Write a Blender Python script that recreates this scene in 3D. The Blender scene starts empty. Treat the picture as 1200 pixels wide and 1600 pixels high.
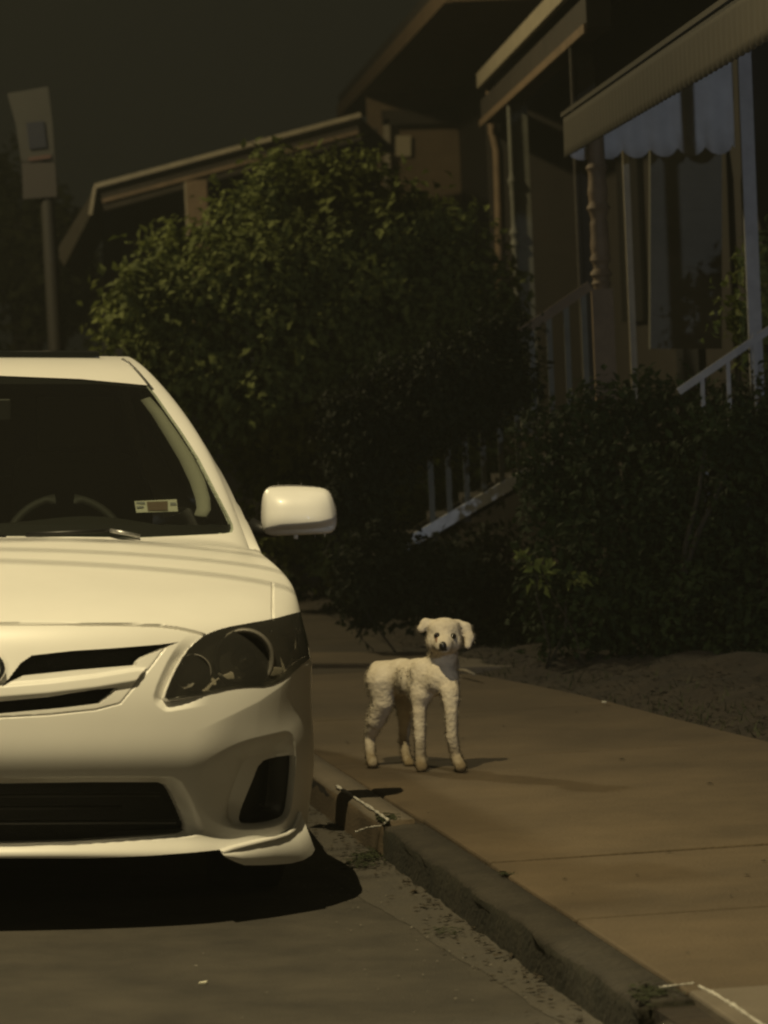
import bpy, bmesh, math, random
import numpy as np
from mathutils import Vector, Matrix
rng = np.random.default_rng(7); random.seed(7)
SC = bpy.context.scene; COL = SC.collection
# ------------------------------------------------------------------ camera model (metres; Y runs away from the viewer)
F = 6000.; HC = 1.48; PA = math.atan(250/6000); RO = math.radians(2.5)
f0 = np.array([0, math.cos(PA), -math.sin(PA)]); u0 = np.array([0, math.sin(PA), math.cos(PA)]); r0 = np.array([1., 0, 0])
RR = math.cos(RO)*r0 - math.sin(RO)*u0; UU = math.sin(RO)*r0 + math.cos(RO)*u0; CP = np.array([0, 0, HC])
def ray(x, y): return f0 + RR*(x-600)/F - UU*(y-800)/F
def at(x, y, Y): d = ray(x, y); return CP + d*Y/d[1]          # point of the photograph at a surveyed distance Y
def onz(x, y, z): d = ray(x, y); return CP + d*(z-HC)/d[2]    # point of the photograph on a level surface
def proj(p):
    q = p - CP; w = q@f0; return 600+F*(q@RR)/w, 800-F*(q@UU)/w
cam = bpy.data.cameras.new('camera'); co = bpy.data.objects.new('camera', cam); COL.objects.link(co)
M = Matrix(((RR[0], UU[0], -f0[0], 0), (RR[1], UU[1], -f0[1], 0), (RR[2], UU[2], -f0[2], HC), (0, 0, 0, 1)))
co.matrix_world = M; cam.sensor_fit = 'VERTICAL'; cam.sensor_height = 36; cam.lens = 36*F/1600; cam.clip_end = 2000; SC.camera = co
cam.clip_start = .1
# ------------------------------------------------------------------ helpers
def mat(name, col, rough=.7, metal=0, var=0, scale=20, bump=0, bscale=60, col2=None, coat=0, spec=.5, detail=6, stretch=None):
    m = bpy.data.materials.new(name); m.use_nodes = True; nt = m.node_tree; N = nt.nodes; L = nt.links
    b = N['Principled BSDF']; b.inputs['Base Color'].default_value = (*col, 1); b.inputs['Roughness'].default_value = rough
    b.inputs['Metallic'].default_value = metal; b.inputs['Specular IOR Level'].default_value = spec
    if coat: b.inputs['Coat Weight'].default_value = coat; b.inputs['Coat Roughness'].default_value = .06
    tc = N.new('ShaderNodeTexCoord'); vec = tc.outputs['Object']
    if stretch:
        mp = N.new('ShaderNodeMapping'); mp.inputs['Scale'].default_value = stretch; L.new(vec, mp.inputs['Vector']); vec = mp.outputs['Vector']
    if var or col2:
        n = N.new('ShaderNodeTexNoise'); n.inputs['Scale'].default_value = scale; n.inputs['Detail'].default_value = detail; n.inputs['Roughness'].default_value = .65
        L.new(vec, n.inputs['Vector'])
        r = N.new('ShaderNodeValToRGB'); r.color_ramp.elements[0].position = .3; r.color_ramp.elements[1].position = .7
        c2 = col2 or tuple(min(1, c*(1+var)) for c in col); c1 = col if col2 else tuple(c*(1-var) for c in col)
        r.color_ramp.elements[0].color = (*c1, 1); r.color_ramp.elements[1].color = (*c2, 1)
        L.new(n.outputs['Fac'], r.inputs['Fac']); L.new(r.outputs['Color'], b.inputs['Base Color'])
    if bump:
        n2 = N.new('ShaderNodeTexNoise'); n2.inputs['Scale'].default_value = bscale; n2.inputs['Detail'].default_value = 8
        L.new(vec, n2.inputs['Vector'])
        bp = N.new('ShaderNodeBump'); bp.inputs['Strength'].default_value = bump; bp.inputs['Distance'].default_value = .01
        L.new(n2.outputs['Fac'], bp.inputs['Height']); L.new(bp.outputs['Normal'], b.inputs['Normal'])
    return m
def glass(name, tint=(.6, .65, .6), spec=.9, rough=.02, veil=0):
    m = bpy.data.materials.new(name); m.use_nodes = True; nt = m.node_tree; N = nt.nodes; L = nt.links
    N.remove(N['Principled BSDF']); o = N['Material Output']
    t = N.new('ShaderNodeBsdfTransparent'); t.inputs['Color'].default_value = (*tint, 1)
    g = N.new('ShaderNodeBsdfGlossy'); g.inputs['Roughness'].default_value = rough; g.inputs['Color'].default_value = (spec, spec, spec, 1)
    fr = N.new('ShaderNodeFresnel'); fr.inputs['IOR'].default_value = 1.45
    mx = N.new('ShaderNodeMixShader'); L.new(fr.outputs[0], mx.inputs[0]); L.new(t.outputs[0], mx.inputs[1]); L.new(g.outputs[0], mx.inputs[2])
    if veil:                                                  # pale diffuse layer: clouded lens plastic, a fainter one on the windscreen
        df = N.new('ShaderNodeBsdfDiffuse'); df.inputs['Color'].default_value = (.7, .68, .6, 1); m2 = N.new('ShaderNodeMixShader'); m2.inputs[0].default_value = veil
        L.new(mx.outputs[0], m2.inputs[1]); L.new(df.outputs[0], m2.inputs[2]); mx = m2
    L.new(mx.outputs[0], o.inputs['Surface']); return m
def mesh(name, V, Fc, m, parent=None, smooth=True, base=None):
    V = np.asarray(V, float)
    if base is not None: V = V - np.asarray(base)
    me = bpy.data.meshes.new(name); me.from_pydata(V.tolist(), [], [tuple(int(i) for i in f) for f in Fc]); me.update()
    if smooth: me.polygons.foreach_set('use_smooth', [True]*len(me.polygons))
    ms = m if isinstance(m, (list, tuple)) else [m]
    for q in ms: me.materials.append(q)
    o = bpy.data.objects.new(name, me); COL.objects.link(o)
    if parent is not None: o.parent = parent
    return o
def tag(o, label=None, cat=None, group=None, kind=None):
    for k, v in (('label', label), ('category', cat), ('group', group), ('kind', kind)):
        if v: o[k] = v
    return o
def empty(name, loc, label, cat, group=None):
    o = bpy.data.objects.new(name, None); COL.objects.link(o); o.location = Vector(loc); o.empty_display_size = .1
    return tag(o, label, cat, group)
class MB:                                                     # collects shapes that end up as ONE mesh
    def __init__(s): s.V = []; s.F = []
    def add(s, V, Fc):
        k = len(s.V); s.V += [tuple(map(float, v)) for v in V]; s.F += [tuple(int(i)+k for i in f) for f in Fc]; return s
    def hexa(s, p):                                           # 8 points: 4 below, 4 above
        return s.add(p, [(0,3,2,1),(4,5,6,7),(0,1,5,4),(1,2,6,5),(2,3,7,6),(3,0,4,7)])
    def box(s, c, sx, sy, sz, ax=(1,0,0), ay=(0,1,0), az=(0,0,1)):
        c, ax, ay, az = map(np.asarray, (c, ax, ay, az)); P = []
        for k in (-.5, .5):
            for i, j in ((-.5,-.5),(.5,-.5),(.5,.5),(-.5,.5)): P.append(c+ax*sx*i+ay*sy*j+az*sz*k)
        return s.hexa(P)
    def beam(s, a, b, w, h, up=(0,0,1)):
        a, b = np.asarray(a, float), np.asarray(b, float); d = b-a; L = np.linalg.norm(d); d /= L
        sd = np.cross(d, up); sd /= np.linalg.norm(sd); u2 = np.cross(sd, d)
        return s.box((a+b)/2, L, w, h, d, sd, u2)
    def tube(s, pts, r, n=8, cap=True):
        pts = [np.asarray(p, float) for p in pts]; r = r if hasattr(r, '__len__') else [r]*len(pts); V = []; Fc = []
        t0 = pts[1]-pts[0]; ref = np.array([0,0,1.]) if abs(t0[2]) < .9*np.linalg.norm(t0) else np.array([1.,0,0])
        for i, p in enumerate(pts):
            t = pts[min(i+1, len(pts)-1)]-pts[max(i-1, 0)]; t = t/np.linalg.norm(t)
            a = np.cross(t, ref); a /= np.linalg.norm(a); b = np.cross(t, a)
            for k in range(n): q = 2*math.pi*k/n; V.append(p+r[i]*(a*math.cos(q)+b*math.sin(q)))
        for i in range(len(pts)-1):
            for k in range(n): Fc.append((i*n+k, i*n+(k+1)%n, (i+1)*n+(k+1)%n, (i+1)*n+k))
        if cap: Fc.append(tuple(range(n))[::-1]); Fc.append(tuple((len(pts)-1)*n+k for k in range(n)))
        return s.add(V, Fc)
    def lathe(s, c, ax, prof, n=24):                          # prof: (distance along ax, radius)
        c = np.asarray(c, float); ax = np.asarray(ax, float)/np.linalg.norm(ax)
        ref = np.array([0,0,1.]) if abs(ax[2]) < .9 else np.array([1.,0,0]); a = np.cross(ax, ref); a /= np.linalg.norm(a); b = np.cross(ax, a)
        V = []; Fc = []
        for t, r in prof:
            for k in range(n): q = 2*math.pi*k/n; V.append(c+ax*t+r*(a*math.cos(q)+b*math.sin(q)))
        for i in range(len(prof)-1):
            for k in range(n): Fc.append((i*n+k, i*n+(k+1)%n, (i+1)*n+(k+1)%n, (i+1)*n+k))
        return s.add(V, Fc)
    def prism(s, poly, off):                                  # polygon of 3-D points given thickness along off
        poly = [np.asarray(p, float) for p in poly]; n = len(poly); V = poly+[p+np.asarray(off) for p in poly]
        return s.add(V, [tuple(range(n)), tuple(range(2*n-1, n-1, -1))]+[(i, n+i, n+(i+1)%n, (i+1)%n) for i in range(n)])
    def build(s, name, m, parent=None, smooth=False, base=None, bevel=0):
        o = mesh(name, s.V, s.F, m, parent, smooth, base)
        bm = bmesh.new(); bm.from_mesh(o.data); bmesh.ops.recalc_face_normals(bm, faces=bm.faces); bm.to_mesh(o.data); bm.free()
        if bevel:
            q = o.modifiers.new('bevel', 'BEVEL'); q.width = bevel; q.segments = 2; q.limit_method = 'ANGLE'
        return o
def sdf(poly, X, Y):                                          # signed distance to a closed outline, negative inside
    P = np.asarray(poly, float); n = len(P); D = np.full(X.shape, 1e9); ins = np.zeros(X.shape, bool)
    for i in range(n):
        a = P[i]; b = P[(i+1) % n]; ex, ey = b-a; l = ex*ex+ey*ey+1e-12
        t = np.clip(((X-a[0])*ex+(Y-a[1])*ey)/l, 0, 1); D = np.minimum(D, (X-a[0]-t*ex)**2+(Y-a[1]-t*ey)**2)
        c = ((a[1] > Y) != (b[1] > Y)); ins ^= c & (X < (ex*(Y-a[1])/(ey if abs(ey) > 1e-9 else 1e-9)+a[0]))
    return np.where(ins, -1, 1)*np.sqrt(D)
def linedist(pts, X, Y):
    P = np.asarray(pts, float); D = np.full(X.shape, 1e9)
    for a, b in zip(P[:-1], P[1:]):
        ex, ey = b-a; l = ex*ex+ey*ey+1e-12; t = np.clip(((X-a[0])*ex+(Y-a[1])*ey)/l, 0, 1)
        D = np.minimum(D, (X-a[0]-t*ex)**2+(Y-a[1]-t*ey)**2)
    return np.sqrt(D)
def smooth_poly(pts, it=2):                                   # Chaikin rounding of a closed outline
    P = np.asarray(pts, float)
    for _ in range(it):
        Q = np.roll(P, -1, 0); P = np.stack([.75*P+.25*Q, .25*P+.75*Q], 1).reshape(-1, 2)
    return P
def spline(T, K, t):                                          # natural cubic spline through K at knots T
    T = np.asarray(T, float); K = np.asarray(K, float); n = len(T); h = np.diff(T); A = np.zeros((n, n)); B = np.zeros((n, K.shape[1])); A[0,0] = A[-1,-1] = 1
    for i in range(1, n-1):
        A[i,i-1] = h[i-1]; A[i,i] = 2*(h[i-1]+h[i]); A[i,i+1] = h[i]; B[i] = 3*((K[i+1]-K[i])/h[i]-(K[i]-K[i-1])/h[i-1])
    c = np.linalg.solve(A, B); i = np.clip(np.searchsorted(T, t)-1, 0, n-2); dt = (t-T[i])[:, None]; hh = h[i][:, None]
    b = (K[i+1]-K[i])/hh - hh*(2*c[i]+c[i+1])/3; d = (c[i+1]-c[i])/(3*hh)
    return K[i]+b*dt+c[i]*dt**2+d*dt**3
def sstep(x): x = np.clip(x, 0, 1); return x*x*(3-2*x)
def surfnet(f, lo, hi, h):                                    # closed surface of f(P)=0 by surface nets
    lo = np.asarray(lo); n = np.ceil((np.asarray(hi)-lo)/h).astype(int)+1
    ax = [lo[i]+h*np.arange(n[i]) for i in range(3)]; G = np.stack(np.meshgrid(*ax, indexing='ij'), -1); v = f(G.reshape(-1, 3)).reshape(n)
    s = v < 0; c = np.zeros(n-1, int); acc = np.zeros((*(n-1), 3)); cnt = np.zeros(n-1)
    for i in (0,1):
        for j in (0,1):
            for k in (0,1): c += s[i:n[0]-1+i, j:n[1]-1+j, k:n[2]-1+k]
    for a in range(3):
        for i in (0,1):
            for j in (0,1):
                o0 = [0,0,0]; o = [q for q in range(3) if q != a]; o0[o[0]] = i; o0[o[1]] = j; o1 = list(o0); o1[a] = 1
                va = v[o0[0]:n[0]-1+o0[0], o0[1]:n[1]-1+o0[1], o0[2]:n[2]-1+o0[2]]; vb = v[o1[0]:n[0]-1+o1[0], o1[1]:n[1]-1+o1[1], o1[2]:n[2]-1+o1[2]]
                x = (va < 0) != (vb < 0); t = np.where(x, va/np.where(x, va-vb, 1), 0); p = np.zeros((*(n-1), 3)); p[..., o[0]] = i; p[..., o[1]] = j; p[..., a] = t
                acc += np.where(x[..., None], p, 0); cnt += x
    act = (c > 0) & (c < 8); idx = -np.ones(n-1, int); idx[act] = np.arange(act.sum()); I = np.argwhere(act)
    V = lo+h*(I+acc[act]/cnt[act][:, None]); Fc = []
    for a in range(3):
        b, d = (a+1) % 3, (a+2) % 3; sl0 = [slice(1, -1)]*3; sl0[a] = slice(0, -1); sl1 = list(sl0); sl1[a] = slice(1, None)
        A = s[tuple(sl0)]; Bq = s[tuple(sl1)]
        for q in np.argwhere(A != Bq):
            p = q+1; p[a] = q[a]; e = np.eye(3, dtype=int); w = [idx[tuple(p-e[b]-e[d])], idx[tuple(p-e[d])], idx[tuple(p)], idx[tuple(p-e[b])]]
            Fc.append(w if A[tuple(q)] else w[::-1])
    return V, Fc
# ================================================================== PARKED CAR
white = mat('white_paint', (.80,.79,.76), .38, coat=.12, var=.03, scale=3)
blackpl = mat('black_plastic', (.012,.012,.012), .45)
mesh_black = mat('black_mesh', (.006,.006,.006), .6, bump=.6, bscale=300)
rubber = mat('tyre_rubber', (.012,.012,.012), .8, bump=.3, bscale=200)
chrome = mat('chrome', (.8,.8,.8), .12, 1)
alloy = mat('alloy', (.6,.6,.6), .35, .8)
lampbowl = mat('lamp_bowl', (.16,.15,.13), .5, .3)
lamphouse = mat('lamp_housing', (.34,.31,.255), .35, 0, coat=.3)
lensglass = glass('lens_glass', (.92,.92,.88), veil=.03); screen = glass('windscreen_glass', (.66,.70,.64), veil=.008); bulbglass = glass('bulb_glass', (.9,.9,.88), 1)
darkglass = mat('tinted_glass', (.01,.011,.01), .05, coat=.5)
cabin = mat('cabin_plastic', (.014,.014,.012), .7); clothm = mat('seat_cloth', (.09,.086,.078), .9, bump=.2, bscale=300)
trimgrey = mat('pillar_trim', (.30,.29,.26), .9); paper = mat('sticker_paper', (.48,.47,.42), .6); redink = mat('sticker_ink', (.12,.08,.06), .6); blueink = mat('sticker_blue', (.2,.2,.22), .6)
CAMB = math.radians(2.5); TH = math.radians(6.65); YN = 9.8
cb = np.array([-math.sin(TH), math.cos(TH), 0.]); ca = np.array([math.cos(TH)*math.cos(CAMB), math.sin(TH)*math.cos(CAMB), -math.sin(CAMB)]); cu = np.cross(ca, cb)
CO = at(-36, 1470, YN)
def c2w(p): p = np.asarray(p, float); return CO + p[..., 0:1]*ca + p[..., 1:2]*cb + p[..., 2:3]*cu
def w2c(p): q = np.asarray(p)-CO; return np.stack([q@ca, q@cb, q@cu], -1)
def loc(x, y, d): # photograph point on the car at depth d behind the nose (car coordinates)
    r = ray(x, y); t = (d-(CP-CO)@cb)/(r@cb); return w2c(CP+r*t)
car = bpy.data.objects.new('parked_car', None); COL.objects.link(car)
car.matrix_world = Matrix(((*[float(v) for v in (ca[0], cb[0], cu[0])], CO[0]), (float(ca[1]), float(cb[1]), float(cu[1]), CO[1]), (float(ca[2]), float(cb[2]), float(cu[2]), CO[2]), (0,0,0,1)))
tag(car, 'white compact sedan parked at the kerb, seen from its front, nose towards the viewer', 'car')
# ---- unrolled profile rows: depth and height on the centre line, half width, depth and height at the side
def qarc(n, nu):                                              # even spacing along a typical bumper outline
    t = np.linspace(0, 1, 3000); q = 1-(1-t)**3; y = .62*(1-(1-q**n)**(1/n)); x = .88*q
    s = np.concatenate([[0], np.cumsum(np.hypot(np.diff(x), np.diff(y)))]); return np.interp(np.linspace(0, s[-1], nu), s, q)
def loft(rows, counts, nu, n):
    R = np.array(rows, float); T = np.concatenate([[0], np.cumsum(np.maximum(.02, np.hypot(np.diff(R[:,0]), np.diff(R[:,1]))))])
    tv = np.concatenate([np.linspace(T[i], T[i+1], counts[i], endpoint=False) for i in range(len(R)-1)]+[[T[-1]]])
    K = spline(T, R, tv); q = qarc(n, nu)[None, :]; nn = K[:, 5:6] if R.shape[1] > 5 else n
    dc, zc, w, ds, zs = [K[:, i:i+1] for i in range(5)]
    X = w*q; Dp = dc+(ds-dc)*(1-np.clip(1-q**nn, 0, 1)**(1/nn)); Z = zc+(zs-zc)*q**2.2
    return np.stack([X, Dp, Z], -1)
rows = [(.012,.203,.880,.56,.130),(.006,.218,.900,.56,.160),(.040,.256,.915,.56,.215),(.040,.330,.925,.57,.300),(.014,.410,.935,.58,.380),(.000,.470,.936,.58,.450),
        (.008,.540,.930,.58,.540),(.030,.620,.920,.58,.635),(.075,.715,.908,.58,.715),(.135,.800,.893,.60,.785)]
hrows = [(.215,.838,.889,.66,.822),(.46,.893,.885,.82,.868),(.76,.945,.862,.96,.905),(1.10,.990,.822,1.24,.945)]
allrows = rows+hrows
cnt = [8,16,34,30,20,30,40,42,40]+[16,28,28,28]
G = loft(allrows, cnt, 520, 2.6)
nv, nu = G.shape[:2]
def pix(G): return proj(c2w(G))
HL = smooth_poly([(255,1096),(262,1072),(280,1034),(298,1009),(320,992),(345,982),(380,975),(427,967),(452,960),(476,954),(500,960),(500,1015),(474,1037),(448,1060),(420,1073),(389,1073),(361,1076),(333,1083),(287,1091)], 1)
S1 = [(-80,1074),(0,1074),(15,1066),(19,1055),(32,1036),(50,1024),(112,1017),(175,1013),(250,1007),(280,1003),(258,1013),(221,1029),(211,1041),(125,1048),(37,1057),(12,1069),(-20,1088),(-80,1092)]
S1 = [(2,1074),(17,1056),(32,1036),(50,1024),(112,1017),(175,1013),(250,1007),(280,1003),(258,1013),(221,1029),(211,1041),(125,1048),(37,1057),(15,1067)]
S2 = [(-60,1099),(0,1096),(75,1089),(150,1077),(186,1074),(175,1085),(155,1100),(100,1107),(0,1116),(-60,1120)]
GR = [(-60,1126),(0,1121),(75,1117),(150,1109),(188,1099),(212,1070),(237,1040),(258,1012),(284,1001),(250,1005),(175,1010),(112,1014),(50,1020),(0,1024),(-60,1026)]
IN = [(-60,1224),(0,1224),(140,1222),(246,1222),(258,1226),(266,1235),(280,1264),(291,1290),(289,1299),(278,1303),(233,1307),(117,1315),(0,1318),(-60,1319)]
INO = [(-60,1216),(0,1216),(140,1214),(270,1214),(284,1221),(300,1246),(322,1296),(318,1304),(300,1308),(233,1312),(117,1320),(0,1323),(-60,1324)]
FG = smooth_poly([(406,1190),(428,1183),(461,1179),(463,1188),(460,1220),(456,1260),(451,1276),(440,1283),(412,1289),(384,1289),(374,1284),(373,1274),(380,1254),(394,1220)], 1)
FGO = smooth_poly([(305,1200),(370,1160),(430,1146),(468,1138),(472,1190),(466,1240),(460,1278),(446,1290),(412,1296),(380,1297),(335,1290),(300,1250)], 2)
HOOD_F = [(-70,975),(0,975),(100,975),(200,976),(250,978),(281,982),(303,987),(320,992)]
HOOD_S = [(427,967),(426,954),(426,912)]; HOOD_T = HOOD_S+[(415,893),(398,874),(388,848),(384,830)]
def displace(G):
    X, Y = pix(G); Pu = np.gradient(G, axis=1); Pv = np.gradient(G, axis=0); N = np.cross(Pu, Pv); N /= np.linalg.norm(N, axis=-1, keepdims=True)+1e-12
    N *= -np.sign(N[..., 1:2]+1e-9)                            # outwards (towards the front)
    D = np.zeros(X.shape)
    si, so = sdf(IN, X, Y), sdf(INO, X, Y); D += .045*sstep(np.where(so < 0, -so/(np.maximum(si, 0)-so+1e-6), 0))
    si, so = sdf(FG, X, Y), sdf(FGO, X, Y); D += .050*np.where(so < 0, np.clip(-so/(np.maximum(si, 0)-so+1e-6), 0, 1), 0)**1.6
    cr = np.array([(300,1146),(327,1134),(365,1116),(405,1096),(440,1072),(472,1040)]); yc = np.interp(X, cr[:,0], cr[:,1])   # crease running down from the lamp corner
    fade = sstep((X-290)/90)*(X < 520); below = np.clip((Y-yc)/85, 0, 1); D += .015*fade*np.where(Y > yc, np.sin(below*math.pi/2), 0)
    hd = sdf(HL, X, Y); left = (X < 345) & (Y > 985) & (hd > 0); D += .022*np.where(left, np.clip(1-hd/17, 0, 1), 0)*np.clip((Y-990)/40, 0, 1)*sstep((330-X)/60)
    for pl, dep in ((HOOD_F, .020), (HOOD_S, .010)): D += dep*np.clip(1-linedist(pl, X, Y)/2.3, 0, 1)
    gl = linedist(GR[:8], X, Y); D += .004*np.clip(1-gl/1.6, 0, 1)*(X > -58)
    s2 = sdf(GR, X, Y); bar = (s2 < -3); ym = np.interp(X, [-60,0,75,150,211], [1086,1083,1077,1068,1058])      # middle bar: rounded, undercut
    D -= .012*np.where(bar, sstep(np.clip(1-np.abs(Y-ym)/16, 0, 1)*1.6), 0)
    em = np.hypot((X+36)/34, (Y-1046)/30); D -= .010*sstep(np.clip(1.5-em, 0, 1)*2)
    return G - N*D[..., None]
hoodpoly = HOOD_F+[(345,982),(380,975)]+HOOD_T+[(384,700),(-200,700),(-200,975)]
BOT = [(-200,1341),(140,1341),(233,1337),(300,1332),(350,1327),(404,1317),(430,1311),(448,1304),(458,1297),(463,1288),(465,1292),(466,1420),(-200,1420)]
OPEN = {'cut': BOT, 'slot1': S1, 'slot2': S2, 'intake': IN, 'fog': FG, 'lamp': HL}
def snap(G, poly, closed=True):
    X, Y = pix(G); Pu = np.gradient(G, axis=1); Pv = np.gradient(G, axis=0)
    ex, ey = proj(c2w(G+Pu*.5)); ex2, ey2 = proj(c2w(G-Pu*.5)); vx, vy = proj(c2w(G+Pv*.5)); vx2, vy2 = proj(c2w(G-Pv*.5))
    Ju = np.stack([ex-ex2, ey-ey2], -1); Jv = np.stack([vx-vx2, vy-vy2], -1)
    s = sdf(poly, X, Y); e = .05; gx = (sdf(poly, X+e, Y)-sdf(poly, X-e, Y))/(2*e); gy = (sdf(poly, X, Y+e)-sdf(poly, X, Y-e))/(2*e)
    gu = gx*Ju[...,0]+gy*Ju[...,1]; gv = gx*Jv[...,0]+gy*Jv[...,1]                       # change of distance per grid step
    useu = np.abs(gu) > np.abs(gv); g = np.where(useu, gu, gv); t = np.where(np.abs(g) > .25, -s/np.where(np.abs(g) > 1e-6, g, 1), 9)
    ok = np.abs(t) <= .52; t = np.where(ok, t, 0)[..., None]
    return G + t*np.where(useu[..., None], Pu, Pv)
G = snap(G, hoodpoly); G = displace(G)
for p in (HL, S1, S2, IN, FG, BOT, HL, S1, S2): G = snap(G, p)
# ---- classify the faces
Cc = (G[:-1,:-1]+G[1:,:-1]+G[:-1,1:]+G[1:,1:])/4; cx, cy = pix(Cc); cls = np.full(cx.shape, 'bumper', dtype=object)
vv = np.broadcast_to(np.arange(nv-1)[:, None], cls.shape); uu_ = np.broadcast_to(np.arange(nu-1)[None], cls.shape)
hoodpoly = HOOD_F+[(345,982),(380,975)]+HOOD_T+[(384,700),(-200,700),(-200,975)]
inhood = sdf(hoodpoly, cx, cy) < 0
hood_front_row = sum(cnt[:8])
cls[inhood & (vv > hood_front_row)] = 'hood'
fend = (~inhood) & (((cx > 424) & (cy < 968)) | ((cx > 380) & (cy < 900)) | ((vv > sum(cnt[:9])) )); cls[fend] = 'fender'
cls[(cx > 466) & (cy < 1037) & (cy > 955) & (uu_ > .9*nu)] = 'fender'
cls[(cls == 'bumper') & (sdf(GR, cx, cy) < 0)] = 'grille'
for k, p in OPEN.items(): cls[sdf(p, cx, cy) < 0] = k
def grid_part(sel, both=True, side=1, back=None, Gx=None):
    Gx = G if Gx is None else Gx; V = []; Fc = []; ids = -np.ones((nv, nu), int); Js = np.argwhere(sel); used = np.zeros((nv, nu), bool)
    for a, b in ((0,0),(1,0),(1,1),(0,1)): used[Js[:,0]+a, Js[:,1]+b] = True
    ids[used] = np.arange(used.sum()); P = Gx[used]; Fq = np.stack([ids[Js[:,0], Js[:,1]], ids[Js[:,0], Js[:,1]+1], ids[Js[:,0]+1, Js[:,1]+1], ids[Js[:,0]+1, Js[:,1]]], 1)
    P = [P]; Fq = [Fq]; k = len(P[0])
    if back is not None:                                      # return lip at openings: boundary edges pushed inwards
        pairs = []
        S = np.zeros((nv+1, nu+1), bool); S[1:-1,1:-1] = sel; O = np.zeros((nv+1, nu+1), bool); O[1:-1,1:-1] = back[0]
        for i, j in Js:
            for di, dj, e in ((-1,0,((0,0),(0,1))),(1,0,((1,1),(1,0))),(0,-1,((1,0),(0,0))),(0,1,((0,1),(1,1)))):
                if O[i+1+di, j+1+dj]: pairs.append((ids[i+e[0][0], j+e[0][1]], ids[i+e[1][0], j+e[1][1]]))
        if pairs:
            pr = np.array(pairs); u = np.unique(pr); mp = -np.ones(k, int); mp[u] = k+np.arange(len(u)); off = P[0][u].copy(); off[:,1] += back[1]; off[:,0] *= .985
            P.append(off); Fq.append(np.stack([pr[:,1], pr[:,0], mp[pr[:,0]], mp[pr[:,1]]], 1)); k += len(u)
    P = np.concatenate(P); Fq = np.concatenate(Fq)
    if side < 0: P = P*np.array([-1,1,1]); Fq = Fq[:, ::-1]
    if both and side > 0:
        Pm = P*np.array([-1,1,1]); Fm = Fq[:, ::-1]+len(P); P = np.concatenate([P, Pm]); Fq = np.concatenate([Fq, Fm])
    return P, Fq
opn = np.isin(cls, ['slot1','slot2','intake','fog']); lampo = cls == 'lamp'
def weld(o):
    bm = bmesh.new(); bm.from_mesh(o.data); bmesh.ops.remove_doubles(bm, verts=bm.verts, dist=.0004); bmesh.ops.recalc_face_normals(bm, faces=bm.faces); bm.to_mesh(o.data); bm.free()
    o.data.polygons.foreach_set('use_smooth', [True]*len(o.data.polygons)); return o
def split_loose(o):                                            # every separate pane an object of its own
    me = o.data; n = len(me.vertices); par = list(range(n))
    def fd(a):
        while par[a] != a: par[a] = par[par[a]]; a = par[a]
        return a
    for p in me.polygons:
        v = list(p.vertices)
        for q in v[1:]: par[fd(q)] = fd(v[0])
    grp = {}
    for p in me.polygons: grp.setdefault(fd(p.vertices[0]), []).append(list(p.vertices))
    co_ = np.array([v.co for v in me.vertices])
    if len(grp) < 2: return o
    for fs in grp.values():
        us = sorted({v for f in fs for v in f}); mp = {v: i for i, v in enumerate(us)}; mesh(o.name.split('.')[0], co_[us], [[mp[v] for v in f] for f in fs], me.materials[0], o.parent)
    bpy.data.objects.remove(o)
def autosm(o, ang=40):
    o.data.set_sharp_from_angle(angle=math.radians(ang)); return o
autosm(weld(mesh('bumper', *grid_part(cls == 'bumper', back=(opn | lampo, .045)), white, car)), 55)
autosm(weld(mesh('hood', *grid_part(cls == 'hood', back=(lampo, .02)), white, car)), 55)
autosm(weld(mesh('grille', *grid_part(cls == 'grille', back=(opn, .03)), white, car)), 50)
for sd in (1, -1): autosm(weld(mesh('fender', *grid_part(cls == 'fender', both=False, side=sd, back=(lampo, .02)), white, car)), 55)
Gin = G.copy(); Gin[..., 1] += .05; Gin[..., 0] *= .985
for nm, s in (('grille_mesh', ('slot1','slot2')), ('intake_mesh', ('intake',))):
    sel = np.isin(cls, s); sel2 = sel.copy()
    for sh in ((1,0),(-1,0),(0,1),(0,-1)): sel2 |= np.roll(sel, sh, (0,1))
    split_loose(weld(mesh(nm, *grid_part(sel2, Gx=Gin), mesh_black, car)))
# horizontal slats inside the openings
sl = MB()
for pxs, ys in (((-34,190), (1262,)), ((-34,250), (1243,)), ((-34,275),(1285,))):
    for y in ys:
        a = loc(-36, y, .045); b = loc(pxs[1], y-1, .10); pts = [(-b[0], b[1], b[2]), (a[0], a[1], a[2]), (b[0], b[1], b[2])]; sl.tube(pts, .006, 6)
sl.build('intake_slat', blackpl, car, True)
for sd in (1, -1):
    sel = cls == 'fog'; sel2 = sel.copy()
    for sh in ((1,0),(-1,0),(0,1),(0,-1)): sel2 |= np.roll(sel, sh, (0,1))
    fr = mesh('fog_recess', *grid_part(sel2, both=False, side=sd, Gx=Gin), blackpl, car)
    c = loc(418, 1240, .36); m = MB(); m.lathe((sd*c[0], c[1]+.01, c[2]), (sd*.25,-1,0), [(0,.042),(.02,.042),(.022,.036),(.005,.03),(.0,.001)], 20); m.build('fog_lamp', blackpl, fr, True)
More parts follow.
